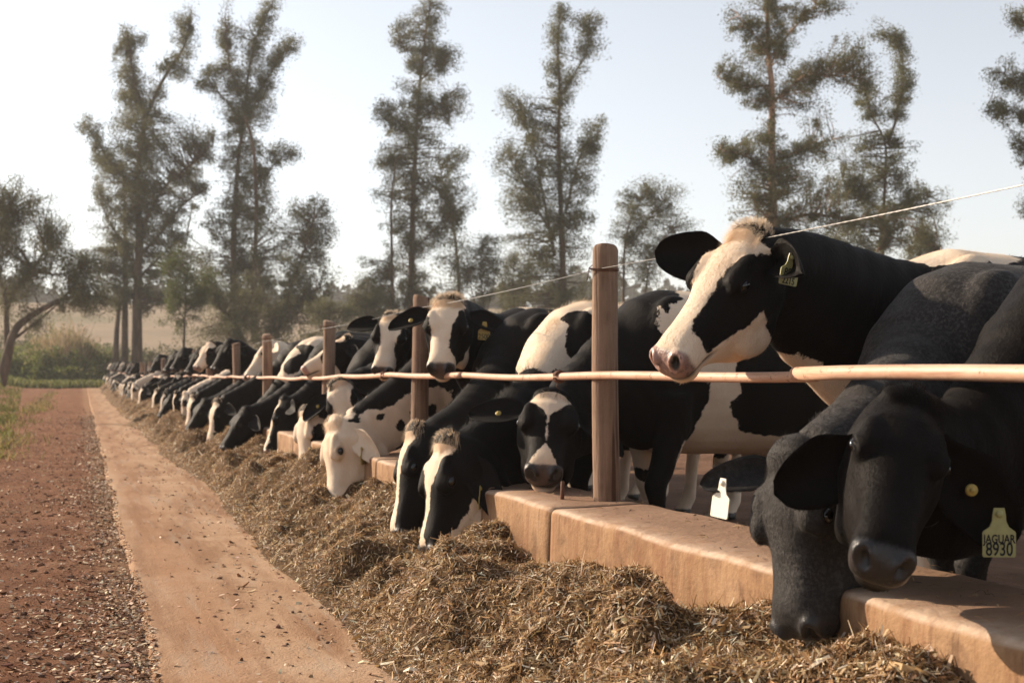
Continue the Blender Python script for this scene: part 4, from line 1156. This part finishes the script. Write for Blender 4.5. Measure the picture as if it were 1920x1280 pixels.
    pad = sm(.905, .935, u + .012 * vnoise(np.stack([w * 40, h * 40, u * 20], -1), 5) - .05 * sm(-.02, .03, h) - .25 * np.maximum(0, aw - .052)) * sm(-.112, -.098, h) * hm
    skin = np.clip(np.maximum(np.maximum(pad, np.exp(-(de / .020) ** 4)), np.maximum(nost * 2.2, mouth)), 0, 1)
    pink = np.clip((.5 if fc['white'] else 0) * np.exp(-(de / .020) ** 4) + fc['pink'] * pad + .75 * rimn * (fc['pink'] > .2) - 2.2 * nost - mouth, 0, 1)
    ud = ((V @ fwd / size + 1.28) / .24) ** 2 + ((V[:, 2] / size - .62) / .16) ** 2
    udm = sm(1.3, .9, ud) * (V[:, 2] / size < .76)
    Fc = np.maximum(Fc, .1 * (udm > .5) - .2 * (udm <= .5))
    hoof = V[:, 2] / size < .055
    skin = np.where(hoof, 1, skin); pink = np.where(hoof, 0, pink)
    # ---- ears: separate thin shells rooted inside the skull
    EV, EQ, ET, EF = [], [], [], []
    ec = dict(); ec.update(ears or {})
    earinfo = {}
    for y, key in ((1, 'far'), (-1, 'near')):
        e = dict(dir=(.90, -.22, .10), across=(.95, 0, .0), nor=(.15, 1, .1), L=.205, Bq=.066, droop=.05, col=-.1, cup=.55, curl=0.0)
        e.update(ec.get('both', {})); e.update(ec.get(key, {}))
        dv = nrm(s * y * e['dir'][0] + n * e['dir'][1] + a * e['dir'][2])
        acv = a * e['across'][0] + n * e['across'][1] + s * y * e['across'][2]; acv = nrm(acv - dv * (acv @ dv))
        if 'wdir' in e:
            dv = nrm(vec(e['wdir'])); wn_ = vec(e['wn']); acv = nrm(np.cross(wn_, dv))
        nv_ = np.cross(dv, acv); nh = vec(e['wn']) if 'wdir' in e else a * e['nor'][0] + n * e['nor'][1] + s * y * e['nor'][2]
        if nv_ @ nh < 0: nv_ = -nv_
        base = H(e.get('u', .11), -.05, y * .078)
        L, Bq = e['L'] * k + .035, e['Bq'] * k
        nt, nvv = 22, 11
        rings = []
        for i in range(nt):
            t_ = i / (nt - 1)
            b = Bq * math.sqrt(max(1e-4, 1 - t_ ** 3.0)) * (.40 + .60 * float(sm(.0, .45, t_))) + .002
            vv = np.linspace(-1, 1, nvv)
            ctr = base + dv * L * t_ + a * e['droop'] * t_ ** 2 * k + nv_ * e['curl'] * t_ ** 2.5
            th = .009 * k * (1 - .45 * t_) * np.sqrt(np.clip(1 - vv ** 2, .06, 1))
            cupz = e['cup'] * b * (np.abs(vv) ** 1.8) * (1 - .35 * t_) - .012 * (1 - vv ** 2) * t_
            asym = 1 + .12 * vv
            fr_ = ctr + acv[None] * (b * vv * asym)[:, None] + nv_[None] * (cupz + th)[:, None]
            bk = ctr + acv[None] * (b * vv * asym)[::-1][:, None] + nv_[None] * (cupz - th)[::-1][:, None]
            rings.append(np.vstack([fr_, bk]))
        em = MB(); em.loft(rings)
        ev = np.concatenate(em.V)
        EV.append(ev); EQ.append(np.concatenate(em.Q)); ET.append(np.concatenate(em.T))
        rel = np.concatenate([np.repeat(np.linspace(0, 1, nt), nvv * 2), [0, 1]])
        EF.append(np.where(rel < .0, 0, e['col']) + .02 * fbm(ev * 25, seed + y, 2))
        earinfo[key] = (base, dv, acv, nv_, L, Bq, e)
    VV, QQ, TT, FF, off = [V], [Qd], [], [Fc], len(V)
    SK, PK = [skin], [pink]
    for ev, eq, et, ef in zip(EV, EQ, ET, EF):
        VV.append(ev); QQ.append(eq + off); TT.append(et + off); FF.append(ef); SK.append(0 * ef); PK.append(0 * ef); off += len(ev)
    V2 = np.concatenate(VV); Q2 = np.concatenate(QQ); T2 = np.concatenate(TT)
    at = np.stack([np.clip(.5 + np.concatenate(FF) * 6, 0, 1), np.concatenate(SK), np.concatenate(PK), np.ones(len(V2))], -1)
    mat = mat or M_COAT
    o = mesh_np(name, V2, Q2, T2, mat, True, None, {'coat': at}, link)
    o.location = loc
    tag(o, label, cat, group)
    # ---- eyes
    if eyes:
        for y in (-1, 1):
            em = MB(); ellipsoid(em, H(EU, .004, y * .1055), fr, (.0185 * k, .0150 * k, .0150 * k), 10)
            em.build("eye", M_EYE, o)
    # ---- hair
    def hair(nm, Pp, D, Nn, L, Wd, at4, curl):
        n_ = len(Pp); D = nrm(D); S = nrm(np.cross(D, Nn)); L = L[:, None]; Wd = Wd[:, None] * .5
        p1 = Pp + D * L * .55; p2 = Pp + D * L + curl
        Vb = np.stack([Pp - S * Wd, Pp + S * Wd, p1 - S * Wd * .7, p1 + S * Wd * .7, p2], 1).reshape(-1, 3); b = np.arange(n_)[:, None] * 5
        return mesh_np(nm, Vb, b + A_([0, 1, 3, 2]), b + A_([2, 3, 4]), HAIR[mat.name], False, o, {'coat': np.repeat(at4, 5, 0)})
    tri = np.concatenate([Q2[:, [0, 1, 2]], Q2[:, [0, 2, 3]]])
    ar = np.linalg.norm(np.cross(V2[tri[:, 1]] - V2[tri[:, 0]], V2[tri[:, 2]] - V2[tri[:, 0]]), axis=1)
    def sample(cnt, weight):
        p = ar * weight(V2[tri].mean(1)); p = p / p.sum()
        i = g.choice(len(tri), cnt, p=p); r1, r2 = np.sqrt(g.random(cnt)), g.random(cnt); b = np.stack([1 - r1, r1 * (1 - r2), r1 * r2], -1)
        tv = tri[i]
        Pp = (V2[tv] * b[..., None]).sum(1); nn = nrm(np.cross(V2[tv[:, 1]] - V2[tv[:, 0]], V2[tv[:, 2]] - V2[tv[:, 0]])); A4 = (at[tv] * b[..., None]).sum(1)
        return Pp, nn, A4
    def flow(Pp):
        u_, h_, w_ = headc(Pp); xs, ys, zs, m = straight(Pp)
        Fl = -fwd[None] * .9 - Z[None] * .45 + 0 * Pp
        ii = ((Pp[:, None] - CP[None]) ** 2).sum(-1).argmin(1) if len(Pp) else []
        Fl = np.where(m[:, None], -CT_[ii] - Z[None] * .3, Fl)
        isn = (u_ > .02) & (abs(w_) < .18) & (h_ > -.29)
        return np.where(isn[:, None], a[None] * np.where(u_ > .25, .8, -.2)[:, None] - n[None] * .35 * sm(.03, -.1, h_)[:, None] + s[None] * (np.sign(w_) * .25)[:, None], Fl)
    if fur:
        def wt(c):
            xb = c @ fwd / size; u_, h_, w_ = headc(c)
            return .25 + 1.0 * (xb > -.4) + 2.2 * (u_ > -.1) * (abs(w_) < .22) * (u_ < 1.0) + .6 * (c[:, 2] / size > 1.2)
        Pp, nn, A4 = sample(fur, wt)
        kp = A4[:, 1] < .25; Pp, nn, A4 = Pp[kp], nn[kp], A4[kp]
        fl = flow(Pp); fl = nrm(fl - nn * (fl * nn).sum(1)[:, None]) + g.normal(0, .13, Pp.shape) + fbm(Pp * 7, seed + 80, 2)[:, None] * np.cross(nn, fl) * .4
        lift = g.uniform(.06, .28, (len(Pp), 1))
        D = nrm(fl) + nn * lift
        hair("fur", Pp - nn * .001, D, nn, g.uniform(.55, 1.3, len(Pp)) * furlen, g.uniform(.0008, .0016, len(Pp)), A4, -nn * .001)
    if crest:
        def wc(c):
            xs, ys, zs, m = straight(c)
            return (m * sm(.09, .01, abs(ys)) * sm(1.17, 1.22, zs) + 1.2 * (~m) * sm(.16, .02, abs(ys)) * (zs > 1.33) * (xs > -1.2)) * (1 - (headc(c)[0] > .05) * (abs(headc(c)[2]) < .2)) + 1e-9
        Pp, nn, A4 = sample(crest, wc)
        fl = flow(Pp); D = nrm(fl) * .8 + nn * g.uniform(.15, .75, (len(Pp), 1)) + g.normal(0, .20, Pp.shape) + 0.5 * fbm(Pp * 13, seed + 81, 2)[:, None] * lat
        hair("crest_hair", Pp - nn * .002, D, nn, g.uniform(.5, 1.2, len(Pp)) * crestlen, g.uniform(.0008, .0016, len(Pp)), A4, nrm(fl) * .006)
    if tuft:
        cnt, ln, tcol = tuft; cnt = int(cnt * 1.9)
        uu = g.uniform(-.06, .16, cnt); ww = g.normal(0, .040, cnt)
        cand = V[(u > -.08) & (u < .22) & (h > .0) & (abs(w) < .078)]; cn = normals(V, Qd)[(u > -.08) & (u < .22) & (h > .0) & (abs(w) < .078)]
        i = g.integers(0, len(cand), cnt); Pp, nn = cand[i], cn[i]
        uu, hh_, ww = headc(Pp)
        cl = g.normal(0, .22, (cnt, 1)) + 1.9 * vnoise(Pp * 20, seed + 90)[:, None]
        D = nn * (.16 + .22 * sm(.06, -.04, uu))[:, None] + a * (.95 * sm(-.05, .05, uu) - .2)[:, None] + s * cl * .55 + g.normal(0, .07, Pp.shape) + .35 * np.stack([vnoise(Pp * 45, seed + 91 + q_) for q_ in range(3)], -1)
        A4 = np.tile(A_((.5 + tcol * 6, 0, 0, 1)).clip(0, 1), (cnt, 1))
        hair("poll_tuft", Pp - nn * .003, D, nn, g.uniform(.4, 1.1, cnt) * ln * .8 * sm(.2, .05, uu).clip(.35, 1), g.uniform(.0007, .0015, cnt), A4, a * .024 - Z * .012 + s * cl * .008 - nn * .004)
    # ---- ear tags
    for tg in (tags or ()):
        base, dv, acv, nv_, L, Bq, e = earinfo[tg['ear']]
        tpos = tg.get('t', .55); v_ = tg.get('v', .3)
        at0 = base + dv * L * tpos + a * e['droop'] * tpos ** 2 * k + acv * Bq * v_ + nv_ * (.45 * Bq * abs(v_) ** 1.8 * (1 - .35 * tpos) + .016) + vec(tg.get('face', (0, 0, 1))) * tg.get('lift', .004)
        if tg['kind'] == 'button':
            em = MB(); ellipsoid(em, at0, (nv_, dv, acv), (.006, .0145, .0145), 9); ellipsoid(em, at0 + nv_ * .005, (nv_, dv, acv), (.006, .006, .006), 6)
            em.build("ear_button", tg.get('mat', M_TAGY), o); continue
        down = nrm(vec(tg.get('down', (0, -1, 0)))); fc_ = vec(tg.get('face', (0, 0, 1))); fc_ = nrm(fc_ - down * (fc_ @ down)); rt = np.cross(fc_, down)
        sz = tg.get('size', 1.0)
        prof = [(-.012, -.010), (.012, -.010), (.015, .006), (.016, .020), (.022, .034), (.036, .044), (.038, .048), (.038, .100), (.035, .104), (-.035, .104), (-.038, .100), (-.038, .048), (-.036, .044), (-.022, .034), (-.016, .020), (-.015, .006)]
        pr = A_(prof) * sz
        em = MB()
        f0 = at0 + rt[None] * pr[:, :1] + down[None] * pr[:, 1:]
        em.loft(A_([f0 - fc_ * .0016, f0 + fc_ * .0016]))
        ellipsoid(em, at0 + down * .004 * sz + fc_ * .003, (fc_, rt, down), (.006, .009 * sz, .009 * sz), 8)
        tgo = em.build("ear_tag", tg.get('mat', M_TAGY), o, smooth=False)
        for (txt, ts, ox, oy) in tg.get('text', ()):
            cu = bpy.data.curves.new("lettering", 'FONT'); cu.body = txt; cu.size = ts * sz; cu.align_x = 'CENTER'; cu.extrude = .0003; cu.offset = .0006 * sz
            tmpo = bpy.data.objects.new("lettering", cu); COL.objects.link(tmpo)
            dgx = bpy.context.evaluated_depsgraph_get(); tm = bpy.data.meshes.new_from_object(tmpo.evaluated_get(dgx))
            bpy.data.objects.remove(tmpo)
            c0 = np.empty(len(tm.vertices) * 3, np.float32); tm.vertices.foreach_get("co", c0); c0 = c0.reshape(-1, 3).astype(float)
            c0[:, 0] *= tg.get('xs', .8)
            wv = at0 + rt * ((c0[:, :1] + ox * sz)) - down * (c0[:, 1:2] - oy * sz) + fc_ * (c0[:, 2:] + .0021)
            tm.vertices.foreach_set("co", wv.astype(np.float32).ravel()); tm.update()
            tm.materials.append(M_INK)
            lo = bpy.data.objects.new("lettering", tm); COL.objects.link(lo); lo.parent = tgo
    return o

def PX(px, py, Z): return W(px, py, Z)
ROW = "dairy cows lined up along the feed trough"
FAR = 'far'; NEAR = 'near'
QUICK = False

# the cow with raised head and pink muzzle, beside the tall post
build_cow("cow", "cow with raised head, broad white blaze and pink muzzle, right of the nearest post", (2.88, 3.88, 0), 0.0,
    PX(1406, 434, 4.10), PX(1230, 655, 3.92), vec((-.62, .50, .62)), 1.035, .0085, hs=1.03, neckdrop=.02,
    face=dict(blaze=[(-.1, .10), (.08, .10), (.22, .078), (.36, .052), (.55, .040), (.72, .050), (.80, .062)], off=.012, muz=.80, jaw=(.36, .97, -.098), pink=.65, spots=[(.24, .0, .115, .045, -1)]),
    coat=dict(bias=-.9, blobs=[(.02, 0, 1.42, .36, .4, .12, 1), (-.75, 0, 1.36, .3, .4, .15, 1), (.30, 0, .72, .45, .12, .17, 1)]),
    ears=dict(far=dict(wdir=(-1, .16, -.15), wn=(.05, .12, 1), L=.205, Bq=.086, droop=.01, cup=.4), near=dict(wdir=(.50, -.02, .85), wn=(-.75, .35, .5), L=.17, Bq=.062, droop=.06, cup=.95, curl=.02)),
    fur=95000, tuft=(1300, .062, .1), crest=9000, group=ROW, seed=1, furlen=.013,
    tags=[dict(ear=NEAR, kind='tag', mat=M_TAGL, t=.45, v=.3, lift=.03, face=(.45, .1, 1), down=(-.16, -1, 0), size=.86, text=[("885", .040, 0, .072), ("2215", .034, 0, .100)])])
# grey cow with its muzzle in the feed
build_cow("cow", "dark grey speckled cow grazing with its muzzle in the feed, white tag in one ear", (2.57, 3.36, 0), 0.0,
    PX(1476, 850, 3.24), PX(1456, 1176, 3.10), vec((-.84, .12, .50)), .965, .0085, hs=1.14,
    face=dict(pink=.0), coat=dict(bias=-3, legs=0), mat=M_GREY,
    ears=dict(far=dict(u=.04, wdir=(-.95, .02, -.1), wn=(-.1, .55, .8), L=.17, Bq=.047, droop=.03), near=dict(dir=(.8, -.35, .2), L=.2, Bq=.06)),
    fur=90000, tuft=(500, .03, -.1), crest=5000, group=ROW, seed=2, furlen=.012,
    tags=[dict(ear=FAR, kind='tag', mat=M_TAGW, t=.68, v=.5, lift=.02, face=(-.85, .2, .5), down=(-.12, -1, 0), size=.90)])
# the nearest, brown-black cow
build_cow("cow", "brownish black cow nearest the camera, big drooping ears and yellow name tag", (2.46, 2.70, 0), 0.0,
    PX(1706, 742, 2.98), PX(1668, 1022, 2.58), vec((-.10, .34, .94)), .955, .0085,
    face=dict(pink=.0), coat=dict(bias=-3, legs=0), mat=M_BROWN, hs=.94, neckpts=((.20, 1.04), (.38, .62)),
    ears=dict(far=dict(u=.24, wdir=(-.92, -.48, -.05), wn=(.0, .1, 1), L=.205, Bq=.088, droop=.02, cup=.35), near=dict(wdir=(.62, -.80, .05), wn=(-.15, .05, 1), L=.275, Bq=.092, droop=.02, cup=.3)),
    fur=90000, tuft=(700, .035, -.1), crest=5000, group=ROW, seed=3, furlen=.012,
    tags=[dict(ear=NEAR, kind='tag', mat=M_TAGL, t=.70, v=.25, face=(-.05, .1, 1), down=(.0, -1, 0), size=.98, lift=.020, xs=.72, text=[("JAGUAR", .0275, 0, .071), ("8930", .0435, 0, .100)]),
          dict(ear=NEAR, kind='button', t=.45, v=.05, lift=.012)])
# low face-on cow behind the tall post
build_cow("cow", "black cow with a white forehead triangle, face on, chin low over the trough", (2.70, 5.90, 0), 0.10,
    PX(1034, 738, 5.92), PX(1018, 868, 5.60), vec((-.08, .25, 1)), 1.02, .009, hs=1.22,
    face=dict(blaze=[(-.03, .0), (.03, .03), (.09, .085), (.18, .07), (.38, .0), (.68, .0), (.80, .035), (.88, .05)], pink=.12, muz=2, spots=[(.98, -.13, 0, .035, 1)]),
    coat=dict(bias=-.9, blobs=[(-.15, .25, 1.20, .17, .4, .27, 1), (-.27, .25, .86, .09, .4, .30, 1), (-.7, .2, .62, .85, .5, .15, 1), (.0, .3, .82, .19, .4, .30, -1), (-.64, .3, .82, .33, .4, .15, -1),
                               (.16, 0, .62, .16, .4, .10, 1), (-1.2, .3, 1.15, .25, .4, .3, 1), (-.02, .2, 1.44, .14, .4, .10, -1)], legs=.50),
    ears=dict(far=dict(dir=(.97, -.12, -.06), L=.215, Bq=.070, droop=.0), near=dict(dir=(.85, -.30, .25), L=.20, Bq=.06)),
    fur=80000, tuft=(160, .03, -.1), crest=6000, group=ROW, seed=4, furlen=.013,
    tags=[dict(ear=FAR, kind='button', t=.50, v=.1)], neckdrop=-.15)
# two grazing left of it
build_cow("cow", "grazing cow with black patches on its white cheek, left of the nearest post", (2.54, 6.52, 0), 0.12,
    PX(832, 826, 6.06), PX(776, 1030, 5.90), vec((-.90, .05, .45)), 1.0, .0095, hs=1.36, crestlen=.05,
    face=dict(blaze=[(-.1, .06), (.1, .075), (.25, .07), (.38, .045), (.5, .02), (.7, .018), (1, .03)], pink=.1,
              spots=[(.38, -.19, -.10, .065, 1), (.48, -.145, -.10, .055, 1), (.58, -.120, -.095, .050, 1), (.68, -.105, -.09, .045, 1), (.80, -.10, -.08, .045, 1), (.94, -.10, -.06, .05, 1), (.30, -.25, -.08, .05, 1), (.36, -.02, -.115, .085, -1), (.56, -.03, -.09, .060, -1), (.60, -.22, -.06, .055, -1), (.44, -.28, -.05, .05, -1)]),
    coat=dict(bias=-1.2, legs=.5, blobs=[(-.15, 0, 1.40, .42, .5, .15, 1), (.20, 0, 1.32, .25, .4, .14, 1), (.06, .22, 1.24, .15, .2, .13, -1), (-.25, .3, 1.2, .16, .3, .16, -1), (.52, 0, 1.28, .10, .3, .2, -1)]), ears=dict(near=dict(dir=(.50, -.52, .55), L=.19, Bq=.058, droop=.06)),
    fur=60000, tuft=(900, .05, .1), crest=12000, group=ROW, seed=5, furlen=.013,
    tags=[dict(ear=NEAR, kind='tag', t=.5, v=.5, face=(1, 0, .10), down=(-.02, -1, 0), size=.95)])
build_cow("cow", "black cow grazing with narrow white face stripe, left of the patched grazing cow", (2.50, 7.22, 0), 0.08,
    PX(774, 806, 6.74), PX(720, 1002, 6.56), vec((-.95, .08, .30)), 1.0, .0095, hs=1.25, crestlen=.035,
    face=dict(blaze=[(-.1, .05), (.1, .06), (.3, .05), (.45, .032), (.7, .03), (1, .05)], pink=.1), coat=dict(bias=-1.0, legs=.5),
    ears=dict(near=dict(dir=(.5, -.55, .4), L=.18, Bq=.055, droop=.05)), fur=40000, tuft=(700, .045, .1), crest=5000, group=ROW, seed=6,
    tags=[dict(ear=NEAR, kind='tag', t=.5, v=.5, face=(1, 0, .12), down=(0, -1, 0), size=.9)])
# two looking over the rail
build_cow("cow", "cow looking straight over the rail with cream forelock and yellow number tag", (2.66, 7.96, 0), 0.10,
    PX(842, 562, 7.62), PX(822, 680, 7.34), vec((-.12, .30, .95)), 1.03, .0095, hs=1.16,
    face=dict(blaze=[(-.1, .10), (.05, .10), (.2, .085), (.35, .062), (.5, .046), (.68, .045), (.78, .06), (.86, .1)], off=.012, muz=.86, pink=.15, jaw=(.45, .95, -.13)),
    coat=dict(bias=-.5, blobs=[(-.2, 0, 1.42, .22, .4, .10, 1)]), ears=dict(far=dict(dir=(.97, -.10, .06), L=.215, Bq=.068), near=dict(dir=(.95, -.18, .06), L=.21, Bq=.062)),
    fur=55000, tuft=(1300, .07, .1), crest=6000, group=ROW, seed=7,
    tags=[dict(ear=NEAR, kind='tag', t=.45, v=.35, face=(-.15, 0, 1), down=(-.05, -1, 0), size=.95, text=[("2500", .046, 0, .098)]), dict(ear=FAR, kind='button', t=.5, v=.2)])
build_cow("cow", "cow looking over the rail, left of the second log post and the tagged cow", (2.66, 9.52, 0), 0.06,
    PX(737, 592, 9.40), PX(713, 688, 9.16), vec((-.10, .26, .96)), 1.0, .011, hs=1.14,
    face=dict(blaze=[(-.1, .10), (.05, .10), (.2, .085), (.35, .065), (.5, .05), (.68, .055), (.78, .07), (.86, .1)], off=-.008, muz=.84, pink=.12),
    coat=dict(bias=-.7), ears=dict(far=dict(dir=(.92, -.16, -.22), L=.215, Bq=.068)), fur=26000, tuft=(700, .06, .1), crest=4000, group=ROW, seed=8)
# pale headed grazing cow
build_cow("cow", "cow grazing with an all white head and black patches over its neck", (2.50, 8.74, 0), 0.10,
    PX(622, 793, 8.50), PX(606, 944, 8.36), vec((-.90, .05, .42)), 1.02, .0095, hs=1.38, crestlen=.035,
    face=dict(white=True, pink=.9, spots=[]),
    coat=dict(bias=-.1, blobs=[(.38, 0, 1.22, .34, .26, .16, -1), (.30, .1, 1.10, .26, .3, .17, -1), (.1, 0, 1.3, .3, .4, .2, -1), (.62, .1, 1.0, .40, .3, .13, 1), (.85, 0, 1.06, .12, .3, .14, 1), (.78, .12, 1.10, .04, .2, .035, -1), (.55, .15, 1.00, .04, .2, .04, -1), (.85, .1, 1.22, .05, .3, .03, -1), (.66, .15, .98, .03, .2, .03, -1), (.40, .15, .95, .05, .2, .05, -1)]),
    ears=dict(near=dict(dir=(.62, -.42, .42), L=.19, Bq=.058, droop=.05, col=.02), far=dict(col=.1)), fur=40000, tuft=(800, .05, .1), crest=6000, group=ROW, seed=9,
    tags=[dict(ear=NEAR, kind='tag', t=.5, v=.5, face=(1, 0, .25), down=(.12, -1, 0), size=1.0)])
build_cow("cow", "cow with pale spotted forehead, face on under the rail behind the white headed cow", (2.64, 10.38, 0), 0.10,
    PX(632, 716, 10.32), PX(655, 822, 10.08), vec((-.15, .30, .95)), .99, .011, hs=1.2,
    face=dict(blaze=[(-.1, .075), (.1, .085), (.3, .075), (.5, .06), (.8, .05), (1, .03)], off=.0, pink=.1, spots=[(.10, .05, .055, .028, -1)]), coat=dict(bias=-.5),
    ears=dict(far=dict(dir=(.95, -.12, .16), L=.205, Bq=.068)), fur=20000, tuft=(600, .05, .1), crest=3000, group=ROW, seed=10, tags=[dict(ear=FAR, kind='button', t=.45, v=.2)])
build_cow("cow", "cow grazing with white muzzle and a black patch round its eye", (2.50, 11.06, 0), 0.06,
    PX(572, 768, 10.50), PX(556, 888, 10.34), vec((-.74, .05, .62)), .98, .011, hs=1.22,
    face=dict(white=True, pink=.4, spots=[(.36, -.05, -.10, .075, -1), (.36, -.05, .10, .06, -1), (.05, -.08, -.10, .06, -1), (.74, -.09, -.07, .045, -1)]), coat=dict(bias=-.5),
    ears=dict(near=dict(dir=(.6, -.45, .35), L=.19)), fur=20000, tuft=(500, .04, .1), crest=2500, group=ROW, seed=11)
build_cow("cow", "cow holding its pink muzzle out level over the rail at the third post", (2.66, 11.80, 0), 0.05,
    PX(650, 632, 11.82), PX(561, 682, 11.74), vec((-.42, .90, .12)), 1.0, .011,
    face=dict(blaze=[(-.1, .08), (.2, .08), (.4, .06), (.7, .07)], muz=.62, pink=.95, jaw=(.45, 1, -.10)), coat=dict(bias=-1.3),
    ears=dict(near=dict(dir=(.6, -.4, -.3), L=.19)), fur=16000, tuft=(400, .05, .1), crest=2500, group=ROW, seed=12)
build_cow("cow", "black cow grazing with broad white blaze, left of the cow with black eye patch", (2.50, 12.56, 0), 0.05,
    PX(530, 748, 12.32), PX(486, 848, 12.14), vec((-.90, .30, .15)), 1.0, .012, hs=1.2,
    face=dict(blaze=[(-.1, .05), (.1, .06), (.3, .06), (.6, .05), (1, .05)], pink=.4), coat=dict(bias=-1.3), fur=16000, tuft=(400, .05, -.1), crest=2500, group=ROW, seed=13)
build_cow("cow", "black headed cow grazing, its white shoulder marked with an oval black patch", (2.50, 14.72, 0), 0.0,
    PX(454, 776, 14.62), PX(433, 843, 14.42), vec((-.92, .15, .25)), 1.04, .012, hs=1.2,
    face=dict(pink=.05), coat=dict(bias=-.2, blobs=[(0, 0, 1.35, .5, .4, .26, 1), (-.4, 0, 1.3, .5, .5, .2, 1), (.10, .2, 1.22, .13, .3, .10, -1), (.62, 0, 1.1, .36, .3, .4, -1), (0, 0, .85, .5, .4, .22, -1)]),
    fur=14000, tuft=(400, .05, .1), crest=2500, group=ROW, seed=14)
build_cow("cow", "cow with a plain white face stretched over the rail, between the fourth and fifth posts", (2.64, 16.9, 0), 0.0,
    PX(503, 640, 16.55), PX(451, 704, 16.30), vec((-.72, .65, .15)), 1.03, .013,
    face=dict(white=True, pink=.3, spots=[(.97, -.05, 0, .04, -1)]), coat=dict(bias=.6), ears=dict(both=dict(col=.1)), fur=10000, tuft=(300, .05, .1), crest=1500, group=ROW, seed=15)

# ---- the rest of the row: a few kinds of pose and coat, each cow its own object
def proto(nm, poll, muz, n_, face, coat, seed, mat=None, **kw):
    o = build_cow("cow", "cow", (0, 0, 0), 0.0, poll, muz, n_, 1.0, .014, face, coat, None, mat, 5000, (200, .05, .1 if (face.get('white') or face.get('blaze')) else -.1), 900, None, ROW, False, None, seed, **kw)
    return o
G1 = ((-.96, -.08, .68), (-1.10, -.16, .23), (-.95, -.25, .15)); G2 = ((-.98, .06, .74), (-1.06, .02, .27), (-1, .1, .25)); G3 = ((-.90, -.16, .64), (-1.16, -.22, .28), (-.8, -.25, .45))
U1 = ((-.48, -.10, 1.52), (-.76, -.30, 1.13), (-.55, -.45, .6)); U2 = ((-.52, .0, 1.40), (-.98, -.05, 1.22), (-.4, 0, .9)); D1 = ((-.66, -.34, 1.00), (-.74, -.62, .62), (-.3, -.9, .3))
BL = [(-.1, .06), (.1, .07), (.3, .06), (.6, .045), (1, .06)]; BW = [(-.1, .10), (.1, .10), (.3, .08), (.6, .07), (1, .10)]
PROT = [
    ("black cow with a white blaze grazing", 5, proto("c", *G1, dict(blaze=BL, pink=.3), dict(bias=-1.0), 31)),
    ("white faced cow with black patches grazing", 6, proto("c", *G2, dict(white=True, pink=.6, spots=[(.35, -.03, -.1, .06, -1)]), dict(bias=.0), 32)),
    ("mostly black cow grazing", 5, proto("c", *G3, dict(pink=.05), dict(bias=-1.6), 33)),
    ("white necked cow with broad blaze grazing", 6, proto("c", *G1, dict(blaze=BW, muz=.8, pink=.5), dict(bias=.25, blobs=[(.4, 0, 1.2, .5, .3, .3, 1)]), 34)),
    ("black backed cow with white cheek grazing", 3, proto("c", *G2, dict(blaze=BL, jaw=(.2, .9, -.10), pink=.3), dict(bias=-.5, blobs=[(-.3, 0, 1.4, .5, .5, .2, -1)]), 35)),
    ("blazed cow with head raised over the rail", 3, proto("c", *U1, dict(blaze=BW, muz=.82, pink=.4), dict(bias=-.4), 36)),
    ("black cow with head raised over the rail", 2, proto("c", *U1, dict(pink=.05), dict(bias=-1.4), 37)),
    ("pale faced cow resting its head over the rail", 2, proto("c", *U2, dict(white=True, pink=.6), dict(bias=.3), 38)),
    ("black cow face on under the rail", 2, proto("c", *D1, dict(blaze=[(.0, .02), (.1, .05), (.3, .0)], pink=.05), dict(bias=-1.2), 39)),
    ("blazed cow face on under the rail", 2, proto("c", *D1, dict(blaze=BW, pink=.2), dict(bias=-.2), 40)),
]
ORD = ["", "first", "second", "third", "fourth", "fifth", "sixth", "seventh", "eighth", "ninth", "tenth", "eleventh", "twelfth", "thirteenth"]
rg = random.Random(4)
pool = [i for i, p in enumerate(PROT) for _ in range(p[1])]
dark_pool = [0] * 6 + [2] * 7 + [4] * 4 + [5, 6, 6, 8, 1, 9]
def place(i, x, y, rz, label, sc, detail):
    lb, _, src = PROT[i]
    c = src.copy(); COL.objects.link(c)
    c.location = (x, y, float(gz(x, y))); c.rotation_euler = (0, 0, rz); c.scale = (sc, sc, sc)
    c['label'] = label; c['category'] = "cow"; c['group'] = ROW
    if detail:
        for ch in src.children:
            d = ch.copy(); COL.objects.link(d); d.parent = c
    return c
spots = [(13.35, 2), (15.72, 0)]
y = 17.75
while y < 93:
    spots.append((y, None)); y += rg.uniform(.70, .84)
plan = {}
for y, fi in spots:
    gap = max(i for i in range(len(POST_Y)) if POST_Y[i] <= y)
    pl = dark_pool
    i = fi if fi is not None else rg.choice(pl)
    key = (gap, i)
    if gap < 13:
        for _ in range(40):
            if (gap, i) not in plan: break
            i = rg.choice(pl)
    plan.setdefault((gap, i), []).append(y)
for (gap, i), ys_ in plan.items():
    for y in ys_:
        lb = PROT[i][0]
        label = f"{lb}, between {ORD[gap]} and {ORD[gap + 1]} posts" if gap < 13 else f"tiny {lb}, far along the blurred row end"
        place(i, 2.55 + rg.uniform(-.08, .08), y, rg.uniform(-.10, .10), label, rg.uniform(.96, 1.05), y < 32)
for lb, _, o in PROT:
    for ch in list(o.children): bpy.data.objects.remove(ch)
    bpy.data.objects.remove(o)
